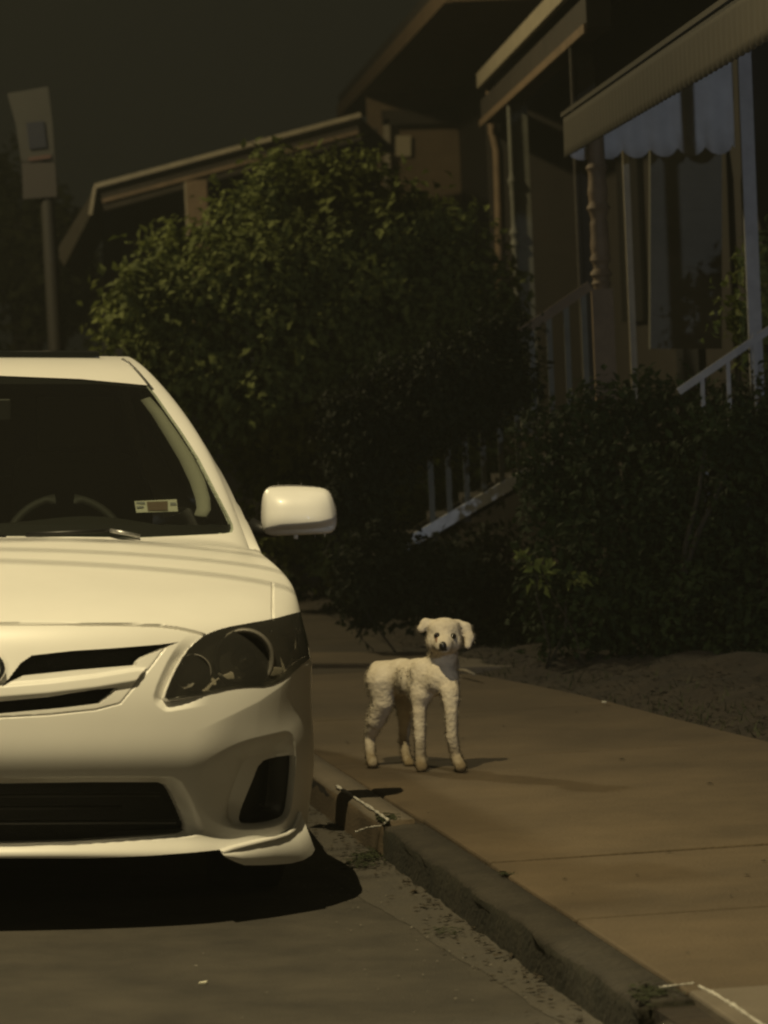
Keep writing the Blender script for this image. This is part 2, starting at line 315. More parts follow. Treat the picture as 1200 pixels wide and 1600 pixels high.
# ---- headlights
for sd in (1, -1):
    e = mesh('headlight', *grid_part(lampo, both=False, side=sd, Gx=G+np.array([-.02,.085,-.004])), lamphouse, car)
    mesh('lens', *grid_part(lampo, both=False, side=sd, Gx=G-np.array([0,.002,0])), lensglass, e)
    sel = lampo; P, Fq = grid_part(sel, both=False, side=sd, back=(~lampo, .09)); n0 = grid_part(sel, both=False, side=sd)[1].shape[0]
    mesh('housing_wall', P, Fq[n0:], lamphouse, e)
    c = loc(381, 1030, .235); c[0] *= sd; ax = (-.12*sd,-1,0); m = MB()
    m.lathe(c, ax, [(-.045,.012),(-.04,.045),(-.02,.062),(.012,.072),(.016,.078),(.012,.081),(-.02,.082)], 36); m.build('reflector_bowl', lampbowl, e, True)
    m = MB(); m.lathe(c, ax, [(-.044,.001),(-.044,.03),(-.03,.036),(.0,.034),(.018,.024),(.026,.010),(.028,.0005)], 28); m.build('projector', bulbglass, e, True)
    m = MB(); m.lathe(c+np.array([0,.012,0]), ax, [(-.03,.013),(.004,.012),(.012,.006),(.013,.0005)], 14); m.build('bulb', chrome, e, True)
    c = loc(303, 1052, .135); c[0] *= sd; m = MB(); m.lathe(c+np.array([0,.015,0]), (-.2*sd,-1,.1), [(-.03,.004),(-.026,.02),(-.01,.037),(.012,.046),(.014,.049),(.0,.05)], 28); m.build('indicator_bowl', lampbowl, e, True)
    c = loc(447, 1005, .42); c[0] *= sd; m = MB(); m.lathe(c+np.array([-.0*sd,.02,0]), (.5*sd,-1,.0), [(-.02,.004),(-.015,.015),(.01,.026),(.012,.03)], 22); m.build('side_reflector', lamphouse, e, True)
for sd in (1, -1):
    hl = bpy.data.objects['headlight' if sd > 0 else 'headlight.001']
    for x, y, r in ((382,1031,.007),(470,985,.0075),(427,986,.005),(437,995,.004),(423,1011,.0055),(340,1028,.004),(462,1029,.004),(288,1036,.004)):  # chrome beads added behind the lens to throw glints
        i = np.argmin((pix(G)[0]-x)**2+(pix(G)[1]-y)**2); c = G.reshape(-1, 3)[i]*np.array([sd,1,1])+np.array([-.006*sd,.016,-.002]); m = MB()
        m.lathe(c, (0,-1,0), [(-r,.0003)]+[(r*math.sin(a), r*math.cos(a)) for a in np.linspace(-1.2, 1.2, 9)]+[(r,.0003)], 14); m.build('glint_bead', chrome, hl, True)
# ---- corner splitter blades
PX_, PY_ = pix(G)
def gdep(x, y): return G.reshape(-1, 3)[np.argmin((PX_-x)**2+(PY_-y)**2+0*PX_), 1]
def splitter(sd):
    up = [(347,1332,.20),(365,1326,.215),(385,1321,.235),(405,1316,.262),(430,1310,.31),(448,1304,.35),(459,1296,.39),(466,1283,.44),(470,1270,.50)]
    lo = [(350,1338,.155),(366,1346,.155),(382,1352,.165),(405,1352,.185),(430,1351,.22),(455,1349,.27),(474,1344,.33),(487,1336,.42),(492,1328,.56)]; n = len(up)
    U = np.array([loc(a, b, gdep(a, b-4)-.016) for a, b, d in up]); Lo = np.array([loc(a, b, U[min(i, n-1), 1]-.012+.0035*max(0, i-4)) for i, (a, b, d) in enumerate(lo)]); n = len(up); k = 7; V = []; Fc = []
    for i in range(n):
        for j in range(k):
            t = j/(k-1); p = U[i]*(1-t)+Lo[i]*t; p[1] -= .012*math.sin(math.pi*t); V.append(p)
    for i in range(n): V.append(Lo[i]+np.array([-.01,.09,.004]))
    for i in range(n): V.append(U[i]+np.array([-.006,.012,.007]))
    for i in range(n): V.append(U[i]+np.array([-.01,.08,.0]))
    b0 = n*k
    lipV = MB(); lipV.tube([u+np.array([0,-.006,.001]) for u in U], [.004]+[.0055]*(n-2)+[.0035], 8)
    for i in range(n-1):
        for j in range(k-1): Fc.append((i*k+j, (i+1)*k+j, (i+1)*k+j+1, i*k+j+1))
        Fc.append((i*k+k-1, (i+1)*k+k-1, b0+i+1, b0+i)); Fc.append((i*k, b0+n+i, b0+n+i+1, (i+1)*k)); Fc.append((b0+n+i, b0+2*n+i, b0+2*n+i+1, b0+n+i+1))
    k0 = len(V); V = V+[np.array(v) for v in lipV.V]; Fc = Fc+[tuple(q+k0 for q in f) for f in lipV.F]; V = np.array(V)*np.array([sd,1,1]); o = mesh('splitter', V, Fc, white, car); return autosm(weld(o), 35)
for sd in (1, -1): splitter(sd)
# under-tray (black)
m = MB(); m.hexa([(-.62,.14,.215),(.62,.14,.215),(.76,4.35,.19),(-.76,4.35,.19),(-.62,.16,.26),(.62,.16,.26),(.76,4.35,.40),(-.76,4.35,.40)])
m.hexa([(-.60,.36,.27),(.60,.36,.27),(.60,1.2,.27),(-.60,1.2,.27),(-.60,.40,.66),(.60,.40,.66),(.60,1.2,.74),(-.60,1.2,.74)]); m.build('undertray', blackpl, car)
# emblem: oval ring with two inner ovals
ce = loc(-36, 1046, .03); ce[1] = np.interp(ce[2], G[:,0,2], G[:,0,1])-.004; m = MB(); c = ce
for rx, rz, dx, dz, rr_ in ((.066,.045,0,0,.0075),(.026,.043,0,-.001,.006),(.044,.017,0,.024,.0055)):
    pts = [(c[0]+dx+rx*math.cos(t), c[1]-.006+.32*(rz*math.sin(t)+dz), c[2]+dz+rz*math.sin(t)) for t in np.linspace(0, 2*math.pi, 33)]; m = MB(); m.tube(pts, rr_, 8, False); m.build('emblem' if rx > .05 else 'emblem_oval', chrome, car if rx > .05 else bpy.data.objects['emblem'], True)
# ---- greenhouse: windscreen, roof, rear glass, boot
grow = [(1.085,.968,.818,1.24,.91,3.2),(1.38,1.145,.752,1.55,1.130,3.2),(1.70,1.305,.672,1.86,1.310,3.4),(1.96,1.432,.590,2.08,1.430,3.6),(2.12,1.482,.550,2.20,1.476,3.8),(2.35,1.507,.520,2.42,1.505,4),(2.80,1.515,.525,2.82,1.495,4.5),(3.25,1.475,.525,3.20,1.44,4.5),
        (3.60,1.24,.60,3.48,1.20,4),(3.92,1.03,.70,3.74,.98,3.5),(4.15,1.005,.74,4.05,.955,3),(4.40,.985,.74,4.28,.93,2.6),(4.49,.93,.76,4.32,.88,2.6),(4.52,.75,.80,4.33,.72,2.6),(4.54,.50,.84,4.34,.50,2.6),(4.48,.28,.80,4.32,.28,2.6)]
gc = [50,54,52,26,26,20,20,20,16,10,10,6,8,8,8]
Gg = loft(grow, gc, 340, 3.4)
WS = [(-400,588),(-30,587),(0,587),(125,592),(232,602),(246,620),(262,643),(288,680),(312,718),(340,772),(356,803),(364,820),(365,827),(362,832),(350,834),(290,837),(220,840),(100,838.5),(0,838),(-30,838),(-400,838)]
(nv, nu), G_keep, cls_keep = Gg.shape[:2], G, cls
G = Gg; Xg, Yg = pix(G); front = (G[..., 1] < 2.45)
G = np.where(front[..., None], snap(G, WS), G); G = np.where(front[..., None], snap(G, WS), G)
Cc = (G[:-1,:-1]+G[1:,:-1]+G[:-1,1:]+G[1:,1:])/4; cx, cy = pix(Cc); d_ = Cc[...,1]; z_ = Cc[...,2]; rowi = np.broadcast_to(np.arange(nv-1)[:, None], cx.shape); uj = np.broadcast_to(np.arange(nu-1)[None], cx.shape)
gcl = np.full(cx.shape, 'roof', dtype=object); frow = rowi < sum(gc[:4])
gcl[frow & (sdf(WS, cx, cy) < 0)] = 'windscreen'
gcl[(rowi >= sum(gc[:7])+3) & (rowi < sum(gc[:9])-2) & (uj < .86*nu)] = 'rear_window'
gcl[rowi >= sum(gc[:9])+2] = 'boot'
sun = (rowi >= sum(gc[:5])-8) & (rowi < sum(gc[:7])-8) & (uj < .55*nu)
gw = gcl == 'windscreen'
autosm(weld(mesh('roof', *grid_part(gcl == 'roof', back=(gw, .015)), white, car)), 45)
mesh('windscreen', *grid_part(gw), screen, car)
# black ceramic border inside the windscreen edge
Xb, Yb = cx, cy; bd = sdf(WS, cx, cy)
side_band = np.interp(cy, [590,640,700,780,835], [10,16,21,26,30])
band = gw & ((-bd < np.where(cx > 225-0, 3, 3)) | ((cy > 818)) | (cy < 598))
Gb = G+np.array([0,.008,-.004])
mesh('screen_border', *grid_part(band, Gx=Gb), blackpl, car)
mesh('rear_window', *grid_part(gcl == 'rear_window'), darkglass, car)
mesh('boot_lid', *grid_part(gcl == 'boot'), white, car)
# dark sunroof glass standing proud of the roof skin
Gs = G+np.array([0,0,.018])
P, Fq = grid_part(sun, Gx=Gs); top = mesh('sunroof', P, Fq, darkglass, car); q = top.modifiers.new('thick', 'SOLIDIFY'); q.thickness = .03; q.offset = -1
# drip moulding along the pillar
GG_ = G; XG, YG_ = pix(G); fr_ = np.where(G[..., 1] < 2.6, 0, 1e6)
def gdg(x, y): return GG_.reshape(-1, 3)[np.argmin((XG-x)**2+(YG_-y)**2+fr_)]
m = MB(); m.tube([gdg(a, b)+np.array([0,-.001,.001]) for a, b in ((191,562),(200,567),(210,576),(220,587),(230,599),(238,609))], .0045, 6); m.build('drip_moulding', blackpl, car, True)
# side of the cabin: pillar edge down to the belt line
edge = G[:sum(gc[:9])+1, -1]; nE = len(edge); belt = np.stack([np.interp(edge[:,1], [1.24,1.9,3.8], [.826,.845,.80]), edge[:,1]+np.where(edge[:,1] < 2.2, (2.2-edge[:,1])*.0, 0), np.interp(edge[:,1], [1.24,2.2,3.8], [.942,.95,.975])], -1)
kS = 10; SV = np.stack([edge*(1-t)+belt*t+np.array([.02*math.sin(math.pi*t),0,0]) for t in np.linspace(0, 1, kS)], 1)
sideF = {'win': [], 'frame': []}
for i in range(nE-1):
    for j in range(kS-1):
        dm_ = edge[i,1]; tt = (j+.5)/(kS-1); h = edge[i,2]-belt[i,2]
        w = h > .12 and .07 < tt*1 < .97 and h*tt > .045 and not (2.38 < dm_ < 2.47) and dm_ < 3.45
        sideF['win' if w else 'frame'].append((i*kS+j, i*kS+j+1, (i+1)*kS+j+1, (i+1)*kS+j))
for sd in (1, -1):
    V = SV.reshape(-1, 3)*np.array([sd,1,1])
    split_loose(mesh('side_window', V, sideF['win'], darkglass, car)); mesh('window_frame', V, sideF['frame'], white, car)
# lower body side with wheel openings
(nv, nu), G, cls = G_keep.shape[:2], G_keep, cls_keep
crown = np.array([(G[r, -1, 1], G[r, -1, 0], G[r, -1, 2]) for r in range(sum(cnt[:9]), nv)])
low = np.array([(G[r, -1, 0], G[r, -1, 2]) for r in range(0, sum(cnt[:9])+1)])
ds = np.concatenate([np.linspace(.58, 1.24, 40), np.linspace(1.26, 4.33, 130)]); kz = 44; BV = []
for d in ds:
    if d < 1.25: wt = np.interp(d, crown[:,0], crown[:,1]); zt = np.interp(d, crown[:,0], crown[:,2])
    else: wt = np.interp(d, [1.24,1.9,3.8,4.33], [.822,.845,.80,.76]); zt = np.interp(d, [1.24,2.2,3.8,4.33], [.945,.952,.975,.90])
    for t in np.linspace(0, 1, kz):
        z = .20+(zt-.20)*t; w = np.interp(z, [.2,.3,.5,.65,.78,zt] if zt > .79 else [.2,.3,.5,.65,zt-.01,zt], [.845,.87,.893,.893,.875,wt])
        f = sstep((d-.58)/.5); wf = np.interp(z, low[:,1], low[:,0]); w = wf*(1-f)+w*f if z < low[-1,1] else w
        if d > 3.9: w -= .10*((d-3.9)/.43)**2
        BV.append((w, d, z))
BV = np.array(BV); parts = {'fender_side': [], 'door': [], 'rear_door': [], 'rear_quarter': []}
for i in range(len(ds)-1):
    for j in range(kz-1):
        c = (BV[i*kz+j]+BV[(i+1)*kz+j+1])/2
        if min(math.hypot(c[1]-.94, c[2]-.31), math.hypot(c[1]-3.54, c[2]-.31)) < .355: continue
        if abs(c[1]-1.42) < .006 or abs(c[1]-2.43) < .006 or abs(c[1]-3.3) < .006: continue
        k = 'fender_side' if c[1] < 1.42 else 'door' if c[1] < 2.43 else 'rear_door' if c[1] < 3.3 else 'rear_quarter'
        parts[k].append((i*kz+j, i*kz+j+1, (i+1)*kz+j+1, (i+1)*kz+j))
for sd in (1, -1):
    V = BV*np.array([sd,1,1])
    for k, fs in parts.items():
        us = sorted({v for f in fs for v in f}); mp = {v: i for i, v in enumerate(us)}
        o = mesh({'fender_side':'wing_panel','rear_door':'door'}.get(k, k), V[us], [[mp[v] for v in f] for f in fs], white, car)
        if 'door' in k:
            dd = 2.33 if k == 'door' else 3.2; m = MB(); m.tube([(sd*.885,dd-.09,.80),(sd*.915,dd-.08,.80),(sd*.918,dd+.06,.80),(sd*.885,dd+.07,.80)], .012, 8); m.build('handle', white, o, True)
# wheels
def wheel(x, d):
    s = 1 if x > 0 else -1; m = MB(); c = (x, d, .312)
    m.lathe(c, (s,0,0), [(-.10,.20),(-.10,.285),(-.085,.308),(-.05,.314),(.05,.314),(.085,.308),(.10,.285),(.10,.215),(.08,.205)], 48); t = m.build('wheel', rubber, car, True)
    m = MB(); m.lathe(c, (s,0,0), [(.095,.215),(.10,.208),(.06,.195),(-.08,.19)], 40); m.lathe(c, (s,0,0), [(.05,.001),(.075,.03),(.07,.055),(.03,.06)], 24)
    for k in range(5):
        a = 2*math.pi*k/5+.3; v = np.array([0, math.cos(a), math.sin(a)]); m.beam(np.array(c)+v*.04+np.array([s*.06,0,0]), np.array(c)+v*.2+np.array([s*.085,0,0]), .045, .02, (1,0,0))
    m.build('rim', alloy, t, False)
    m = MB(); m.lathe(c, (s,0,0), [(.0,.02),(.0,.14),(.012,.14),(.012,.02)], 30); m.build('brake_disc', alloy, t)
for x in (.765, -.765):
    for d in (.94, 3.54): wheel(x, d)
# ---- door mirrors
MO = smooth_poly([(408,822),(407,806),(409,786),(412,771),(419,762),(430,759),(460,758),(500,761),(513,765),(520,774),(525,792),(527,808),(526,820),(521,830),(511,834),(460,836),(425,837),(412,833)], 1)
xs = np.arange(404, 531, 1.1); ys = np.arange(755, 841, 1.1); GX, GY = np.meshgrid(xs, ys); MD = 1.66
for it in range(2):
    s = sdf(MO, GX, GY); e = .05; gx = (sdf(MO, GX+e, GY)-sdf(MO, GX-e, GY))/(2*e); gy = (sdf(MO, GX, GY+e)-sdf(MO, GX, GY-e))/(2*e); w = np.abs(s) < .62
    GX = np.where(w, GX-s*gx, GX); GY = np.where(w, GY-s*gy, GY)
s = np.minimum(sdf(MO, GX, GY), 0); r = np.clip(-s/9, 0, 1); am = np.clip(np.abs((GX-467)/61), 0, 1); bm_ = np.clip(np.abs((GY-798)/40), 0, 1)
bul = .088*np.sqrt((1-am**3.2)*(1-bm_**2.6))*(.35+.65*np.sqrt(1-(1-r)**2))*(r > 0)
yl = np.interp(GX, [408,425,440,470,500,520,530], [826,822,819,817,814,809,800]); und = np.clip((GY-yl)/14, 0, 1); bul -= .030*sstep(und)*r
PV = np.array([[loc(x, y, MD-b) for x, y, b in zip(rx, ry, rb)] for rx, ry, rb in zip(GX, GY, bul)]); PV += np.array([0,0,0])
# top leans back
hh = (808-GY)/50; PV[..., 1] += .03*np.clip(hh, -1, 1)
cxm = (GX[:-1,:-1]+GX[1:,1:])/2; cym = (GY[:-1,:-1]+GY[1:,1:])/2; oks = sdf(MO, GX, GY) < .35; ins = oks[:-1,:-1] & oks[1:,:-1] & oks[:-1,1:] & oks[1:,1:]; nx = GX.shape[1]
Fm = [(i*nx+j, i*nx+j+1, (i+1)*nx+j+1, (i+1)*nx+j) for i, j in np.argwhere(ins)]
used = sorted({v for f in Fm for v in f}); mp = {v: i for i, v in enumerate(used)}; MV = PV.reshape(-1, 3)[used]; Fm = [tuple(mp[v] for v in f) for f in Fm]
ring = [loc(x, y, MD+.055) for x, y in MO]; ctr = np.mean(ring, 0)
for sd in (1, -1):
    o = mesh('door_mirror', MV*np.array([sd,1,1]), Fm, white, car); weld(o); q = o.modifiers.new('shell', 'SOLIDIFY'); q.thickness = .012; q.offset = -1
    m = MB(); R1 = [loc(x, y, MD+.0) for x, y in MO]; R2 = [ctr+(p-ctr)*.96 for p in ring]; n = len(R1)
    m.add(np.array(R1+R2)*np.array([sd,1,1]), [(i, (i+1) % n, n+(i+1) % n, n+i) for i in range(n)]); m.build('mirror_housing', white, o, True)
    m = MB(); m.add(np.array(R2)*np.array([sd,1,1]), [tuple(range(n))]); m.build('mirror_glass', chrome, o)
    m = MB(); a = loc(430, 829, MD-.0); b = loc(397, 824, 1.70); b[0] = min(b[0], .85); m.tube([np.array(p)*np.array([sd,1,1]) for p in (a, (a+b)/2+np.array([0,0,-.004]), b)], [.022,.02,.03], 10); m.build('mirror_arm', blackpl, o, True)
# ---- cabin seen through the glass
m = MB(); n = 24; V = []; Fc = []
for i in range(n+1):
    x = -.70+1.40*i/n; q = abs(x)/.70
    for d, z in ((1.18+.20*q**3, .955-.03*q*q),(1.45+.1*q*q,.985-.02*q*q),(1.72,1.00-.02*q*q+ (.03*math.exp(-((x-.37)/.2)**2))),(1.86,.96),(1.90,.70)): V.append((x, d, z))
for i in range(n):
    for j in range(4): Fc.append((i*5+j, (i+1)*5+j, (i+1)*5+j+1, i*5+j+1))
mesh('dashboard', V, Fc, cabin, car)
m = MB(); c = np.array([.30,2.0,.90]); R_ = .185; pts = [c+np.array([R_*math.cos(t), -.42*R_*math.sin(t)*-.9, R_*.9*math.sin(t)]) for t in np.linspace(0, 2*math.pi, 41)]
m.tube(pts, .016, 10, False); swh = m.build('steering_wheel', cabin, car, True); m = MB(); m.beam(c+np.array([-.17,0,0]), c+np.array([.17,0,0]), .03, .05); m.lathe(c, (0,-1,-.3), [(-.03,.07),(.02,.07),(.03,.05),(.03,.001)], 20); m.build('hub', cabin, swh, True)
for x in (.37, -.37):
    m = MB(); P = [(x-.25,2.75,.62),(x+.25,2.75,.62),(x+.25,2.93,.62),(x-.25,2.93,.62),(x-.20,2.98,1.20),(x+.20,2.98,1.20),(x+.20,3.08,1.18),(x-.20,3.08,1.18)]; m.hexa(P); m.hexa([(x-.25,2.25,.50),(x+.25,2.25,.50),(x+.25,2.8,.48),(x-.25,2.8,.48),(x-.25,2.25,.64),(x+.25,2.25,.64),(x+.25,2.8,.62),(x-.25,2.8,.62)])
    s_ = m.build('seat', clothm, car, False, bevel=.05)
    m = MB(); m.box((x,3.03,1.29), .25, .09, .17); m.tube([(x-.06,3.03,1.15),(x-.06,3.03,1.25)], .007); m.tube([(x+.06,3.03,1.15),(x+.06,3.03,1.25)], .007); m.build('headrest', clothm, s_, False, bevel=.035)
m = MB(); m.box((0,3.45,.85), 1.3, .2, .5); m.build('rear_bench', clothm, car, False, bevel=.06)
m = MB(); m.hexa([(-.78,1.3,.42),(.78,1.3,.42),(.78,3.9,.42),(-.78,3.9,.42),(-.80,1.3,.46),(.80,1.3,.46),(.80,3.9,.46),(-.80,3.9,.46)]); m.build('cabin_floor', cabin, car)
tr = [((222,628),(236,624)),((240,652),(255,646)),((262,688),(280,682)),((282,722),(302,716)),((298,757),(320,752)),((306,782),(328,782)),((308,798),(329,800)),((304,808),(322,811))]
for sd in (1, -1):
    V = []; nT = len(tr)
    for i, (a, b) in enumerate(tr):
        dd = gdg(*b)[1]+.035; V += [loc(*a, dd+.01)*np.array([sd,1,1]), loc(*[(a[k]*.4+b[k]*.6) for k in (0,1)], dd+.0)*np.array([sd,1,1]), loc(*b, dd)*np.array([sd,1,1])]
    mesh('pillar_trim', V, [(i*3+j, i*3+j+1, (i+1)*3+j+1, (i+1)*3+j) for i in range(nT-1) for j in (0,1)], trimgrey, car).modifiers.new('t', 'SOLIDIFY').thickness = .01
# inspection sticker low on the glass
def ongl(x, y, k=.012):
    d = 1.3
    for _ in range(12):
        p = loc(x, y, d); i = np.argmin(np.abs(Gg[:sum(gc[:4]), :, 0]-abs(p[0]))+np.abs(Gg[:sum(gc[:4]), :, 2]-p[2])*1.0); d = .5*d+.5*Gg[:sum(gc[:4])].reshape(-1, 3)[i, 1]
    return loc(x, y, d+k)
def patch(pts, k): return [ongl(x, y, k) for x, y in pts]
m = MB(); m.prism(patch([(210,783),(276,780),(278,799),(213,801)], .012), (0,.002,0)); st = m.build('windscreen_sticker', paper, car)
m = MB(); m.prism(patch([(229,784),(262,783),(262,797),(231,798)], .009), (0,.001,0)); m.build('sticker_print', redink, st)
m = MB(); m.prism(patch([(213,784),(226,784),(227,787),(213,787)], .009), (0,.001,0)); m.build('sticker_lettering', blueink, st); m = MB(); m.prism(patch([(213,791),(224,790),(225,793),(214,794)], .009), (0,.001,0)); m.build('sticker_lettering', blueink, st); m = MB(); m.prism(patch([(266,785),(275,785),(276,789),(266,789)], .009), (0,.001,0)); m.build('sticker_lettering', blueink, st)
# wipers lying at the foot of the screen
m = MB(); w0 = ongl(40, 835, -.012); w1 = ongl(218, 837.0, -.02); w2 = ongl(172, 829.5, -.025)
m.tube([w0, (w0+w2)/2, w2], .007, 6); m.tube([w2, w1], [.006,.005], 6); m.build('wiper', blackpl, car, True)
m = MB(); m.tube([ongl(172,829,-.034), ongl(190,832,-.034), ongl(219,838,-.03)], .0065, 6); m.build('wiper_blade', alloy, car, True)
m = MB(); w0 = ongl(-40, 836, -.012); m.tube([np.array([-.72,1.33,.955]), np.array([-.2,1.13,.985]), np.array([.1,1.1,.99])], .007, 6); m.build('wiper', blackpl, car, True)
m = MB(); c = loc(-45, 640, 1.92); m.box(c, .24, .03, .065); m.tube([c, c+np.array([0,-.04,.07])], .01); m.build('rear_view_mirror', blackpl, car, False, bevel=.02)
# ================================================================== GROUND, ROAD, KERB, PAVEMENT
asphalt = mat('asphalt', (.032,.0285,.0235), .85, bump=.55, bscale=130, col2=(.070,.061,.048), scale=3.5, detail=10)
guttermat = mat('gutter_concrete', (.055,.050,.043), .85, bump=.9, bscale=70, col2=(.074,.065,.051), scale=9, detail=10)
concrete = mat('pavement_concrete', (.058,.042,.025), .85, bump=.45, bscale=90, col2=(.130,.095,.057), scale=1.3, detail=14)
concrete_b = mat('pale_concrete', (.11,.092,.070), .85, bump=.3, bscale=80, col2=(.16,.135,.105), scale=3, detail=9)
dirtyc = mat('soil_strewn_concrete', (.028,.021,.013), .9, bump=.6, bscale=60, col2=(.062,.046,.030), scale=2.5, detail=12)
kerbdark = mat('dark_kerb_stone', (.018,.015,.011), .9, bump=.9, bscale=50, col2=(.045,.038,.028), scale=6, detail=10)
kerbface = mat('dark_kerb_face', (.008,.009,.004), .95, bump=1, bscale=50, col2=(.028,.024,.014), scale=9, detail=10)  # kerb face, darker than the stone on top
edging = mat('worn_white_edging', (.35,.33,.29), .35, bump=1, bscale=120, col2=(.85,.83,.78), scale=30, detail=6)
soil = mat('dark_soil', (.010,.007,.0045), .95, bump=1, bscale=25, col2=(.034,.023,.014), scale=6, detail=10)
sd_ = np.array([-.1625, .9867]); nd = np.array([.9867, .1625]); K0 = np.array([.532, 7.835])      # kerb line: direction away from the viewer, outward to the houses
def kp(Y, off=0, z=0): t = (Y-K0[1])/sd_[1]; p = K0+sd_*t+nd*off; return np.array([p[0], p[1], z])
def wob(y, a, k=0): return a*(math.sin(y*7.1+k)+.6*math.sin(y*17.3+2*k)+.4*math.sin(y*41.7+k*3))
# ground sheet to the horizon, lower than everything
g = mesh('ground', [(-300,-60,-.6),(300,-60,-.6),(300,410,-.6),(-300,410,-.6)], [(0,1,2,3)], soil); tag(g, kind='structure')
ys = list(np.linspace(-4, 8, 10))+list(np.linspace(8.3, 13, 40))+list(np.linspace(14, 60, 24)); prof = [(.0,-.03),(-.3,-.017),(-3,.10),(-5,.16),(-9,.05),(-30,-.2)]
V = []; Fc = []
for y in ys:
    for o, z in prof: V.append(kp(y, o+.15, z))
for i in range(len(ys)-1):
    for j in range(len(prof)-1): Fc.append((i*6+j+1, i*6+j, (i+1)*6+j, (i+1)*6+j+1))
tag(mesh('road', V, Fc, asphalt), kind='structure')
def roadz(x, y):
    o = (np.array([x, y])-K0)@nd-.15; return np.interp(o, [-30,-9,-5,-3,-.3,0], [-.2,.05,.16,.10,-.017,-.03])
# gutter strip, a thin worn concrete pan between asphalt and kerb
V = []; Fc = []; yy = np.linspace(3, 13.5, 160)
for y in yy:
    xa = .29-.219*(y-8.69)+wob(y, .006); a = np.array([xa, y]); b = kp(y, .03)[:2]
    for t in np.linspace(0, 1, 8): p = a*(1-t)+b*t; V.append((p[0], p[1], roadz(*p)+.0015+.008*t*abs(wob(y*2+t*9, .8))))
for i in range(len(yy)-1):
    for j in range(7): Fc.append((i*8+j, i*8+j+1, (i+1)*8+j+1, (i+1)*8+j))
tag(mesh('gutter', V, Fc, guttermat), kind='structure')
def kerb_run(name, y0, y1, wid, ztop, mats, seg=.06, rough=1.):
    n = max(2, int((y1-y0)/seg)); V = []; Fc = []; mi = []
    pr = [(-.012,-.08),(-.010,-.03),(-.002,ztop-.035),(.0,ztop-.012),(.012,ztop-.002),(.03,ztop),(wid*.5,ztop+.001),(wid,ztop),(wid+.01,ztop-.08)]
    for i in range(n+1):
        y = y0+(y1-y0)*i/n
        for k, (o, z) in enumerate(pr):
            e = rough if 1 <= k <= 5 else .2; V.append(kp(y, o+e*(wob(y+k*3, .004, k)+random.uniform(-.003,.003)), z+e*.5*(wob(y, .003, k+1)+random.uniform(-.0025,.0025))))
    m = len(pr)
    for i in range(n):
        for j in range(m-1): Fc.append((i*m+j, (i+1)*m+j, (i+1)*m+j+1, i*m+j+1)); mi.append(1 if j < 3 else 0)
    for e in (0, n): Fc.append(tuple(e*m+j for j in range(m))); mi.append(1)
    o = mesh(name, V, Fc, mats); o.data.polygons.foreach_set('material_index', mi); tag(o, kind='structure'); return o
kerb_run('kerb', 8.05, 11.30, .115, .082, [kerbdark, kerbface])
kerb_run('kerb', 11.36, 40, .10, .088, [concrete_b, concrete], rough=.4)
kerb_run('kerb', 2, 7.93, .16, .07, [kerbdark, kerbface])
# pavement slabs with open joints
def slab(name, poly, z, th, m, bev=.008):
    b = MB(); b.prism([(*p[:2], z-th) for p in poly], (0,0,th)); o = b.build(name, m, bevel=bev); tag(o, kind='structure'); return o
rb = [(2.9,5.5),(1.95,10),(1.55,12.0),(1.28,13.1),(.95,14.4),(.66,15.5),(.27,16.6),(-.02,18.3),(-.38,20.9),(-1.4,26),(-3.6,38)]
def rbx(y): return np.interp(y, [p[1] for p in rb], [p[0] for p in rb])
joints = [4.2,5.6,6.9,8.12,9.22,10.3,11.33,12.9,14.5,16.6,18.6,21,24,28,36]
def crossline(y, k):      # joint running square to the kerb from kerb point y; k=0 start, 1 end
    a = kp(y, .118 if 8.05 < y < 11.34 else .102)[:2]
    if k == 0: return a
    for t in np.linspace(.2, 6, 400):
        p = a+nd*t
        if p[0] > rbx(p[1]): return p
    return p
for i, (a, b) in enumerate(zip(joints[:-1], joints[1:])):
    a2, b2 = a+.006, b-.006; A0, A1, B0, B1 = crossline(a2,0), crossline(a2,1), crossline(b2,0), crossline(b2,1); mid = []
    for t in np.linspace(A1[1], B1[1], 5)[1:-1]: mid.append(np.array([rbx(t), t]))
    slab('pavement', [A0, A1]+mid+[B1, B0], .09+(.004 if i in (2,5) else 0), .12, concrete_b if i == 2 else (dirtyc if i > 8 else concrete))
slab('pavement', [crossline(4,0)-np.array([.05,0]), np.array([3.2,5]), np.array([1.6,12]), np.array([.3,16.6]), np.array([-.35,21]), np.array([-3.5,38]), np.array([-4.6,38])], .072, .08, soil, 0)
# white worn edging of the two cut slab edges
def edge_strip(pts, w=.016, h=.020, name='kerb_edging'):
    b = MB(); P = [np.array(p) for p in pts]; V = []; n = len(P)
    R = 40; pp = [P[min(int(t), n-2)]*(1-(t-min(int(t), n-2)))+P[min(int(t), n-2)+1]*(t-min(int(t), n-2)) for t in np.linspace(0, n-1, R)]
    b.tube(pp, [w*random.uniform(.12,.36) for _ in pp], 6); o = b.build(name, edging, None, True); tag(o, kind='structure'); return o
edge_strip([onz(*p, .092) for p in ((527,1229),(552,1245),(580,1263),(606,1281))], .020)
edge_strip([onz(606,1282,.09), onz(598,1290,.075), onz(575,1293,.066), onz(556,1300,.05)], .012)
edge_strip([onz(*p, .094) for p in ((1092,1541),(1120,1555),(1150,1574),(1192,1602),(1260,1650))], .020)
edge_strip([onz(*p, .09) for p in ((1030,1543),(1058,1540),(1084,1537))], .012)
edge_strip([onz(*p, -.02) for p in ((598,1343),(625,1357),(650,1374))], .006)
